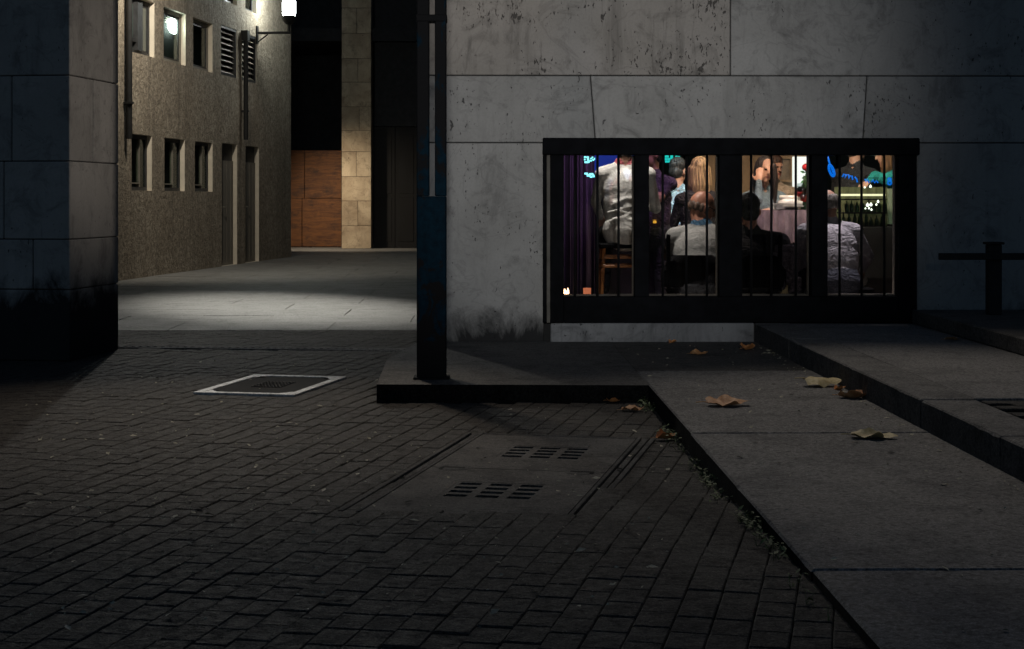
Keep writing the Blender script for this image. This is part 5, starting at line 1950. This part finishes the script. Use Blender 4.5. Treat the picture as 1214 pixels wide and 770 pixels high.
# 10, 11 people standing at the bar
h10 = W(1016, 176, 15.4)
human('person in black standing at the bar behind the blue neon', h10, 40, 60, 0, 0, 0.05, mm(SK, BLACK), None, 'short', hair_mat('brown_hair', (0.14, 0.085, 0.05)), {-1: None, 1: W(1028, 205, 15.5)}, bulk=1.05)
h11 = W(1052, 182, 14.9)
human('person in a teal top reaching down at the right of the bar', h11, -60, -80, 10, 0, 0.25, mm(SK, cloth_mat('teal_top', (0.01, 0.26, 0.24), 1.2)), None, 'long', hair_mat('chestnut_hair', (0.17, 0.08, 0.035)),
      {-1: W(1037, 208, 14.85), 1: None}, {-1: W(1029, 216, 14.75), 1: None}, bulk=1.05)

# light in the bar
lamp('bar_spot', 'SPOT', (W(735, 100, 12.4).x, 12.42, 2.75), (W(735, 220, 12.75).x + 0.02, 12.75, 1.25), 300, (1.0, 0.95, 0.88), 0.06, 55, 0.8)
lamp('bar_spot', 'SPOT', (W(826, 100, 12.9).x, 13.0, 2.8), (W(825, 250, 12.75).x, 12.66, 1.22), 130, (1.0, 0.86, 0.76), 0.05, 32, 1.0)
lamp('bar_spot', 'SPOT', (W(985, 100, 12.6).x, 12.92, 2.8), (W(998, 260, 12.7).x, 12.62, 1.2), 300, (1.0, 0.91, 0.95), 0.05, 33, 1.0)
lamp('table_lamp_light', 'SPOT', (W(925, 100, 13.7).x, 13.7, 2.75), (W(920, 215, 14.8).x, 14.8, 1.25), 360, (1.0, 0.80, 0.60), 0.1, 95, 0.8)
lamp('stage_light', 'SPOT', (W(790, 100, 14.4).x, 14.45, 2.8), (W(803, 235, 15.2).x, 15.15, 1.1), 330, (0.66, 0.93, 1.0), 0.05, 24, 0.8)
lamp('stage_light', 'SPOT', (W(712, 150, 15.6).x, 15.7, 2.75), (W(698, 200, 17).x, 17.0, 1.5), 230, (0.80, 0.44, 0.92), 0.1, 40, 1.0)
lamp('stage_light', 'SPOT', (W(775, 100, 13.4).x, 13.4, 2.75), (W(776, 230, 14.2).x, 14.2, 1.2), 108, (0.72, 0.45, 0.9), 0.08, 60, 0.9)
lamp('stage_light', 'SPOT', (W(840, 60, 13.7).x, 13.7, 2.75), (W(830, 210, 14.6).x, 14.6, 1.4), 90, (1.0, 0.80, 0.6), 0.08, 50, 0.9)
lamp('bar_light', 'SPOT', (W(1035, 100, 13.6).x, 13.6, 2.7), (W(1035, 250, 14.4).x, 14.4, 0.95), 84, (0.86, 1.0, 0.72), 0.1, 80, 0.9)
lamp('bar_light', 'SPOT', (W(1045, 60, 14.2).x, 14.2, 2.75), (W(1040, 200, 15).x, 15.0, 1.4), 80, (0.85, 1.0, 0.85), 0.1, 60, 0.9)
lamp('cloth_light', 'SPOT', (W(940, 60, 13.5).x, 13.3, 2.75), (W(935, 265, 14.2).x, 14.2, 0.95), 90, (0.85, 0.70, 1.0), 0.1, 36, 0.9)
# party laser: small red and blue dots thrown on the pale jacket
for (px, py, col_, rad_, e_) in ((724, 234, (1, 0.03, 0.06), 0.011, 90), (729.5, 234, (1, 0.03, 0.06), 0.011, 90), (748.5, 234, (1, 0.03, 0.06), 0.011, 70), (724, 259, (1, 0.05, 0.08), 0.011, 80),
                                 (722, 220, (0.15, 0.25, 1), 0.028, 60), (744.5, 217.5, (0.55, 0.68, 1), 0.04, 260)):
    src = Vector((W(738, 200, 12.4).x, 12.24, 2.9))
    dst = W(px, py, 12.62)
    lamp('party_laser', 'SPOT', src, dst, e_, col_, 0.002, math.degrees(2 * math.atan(rad_ / (dst - src).length)), 0.6)
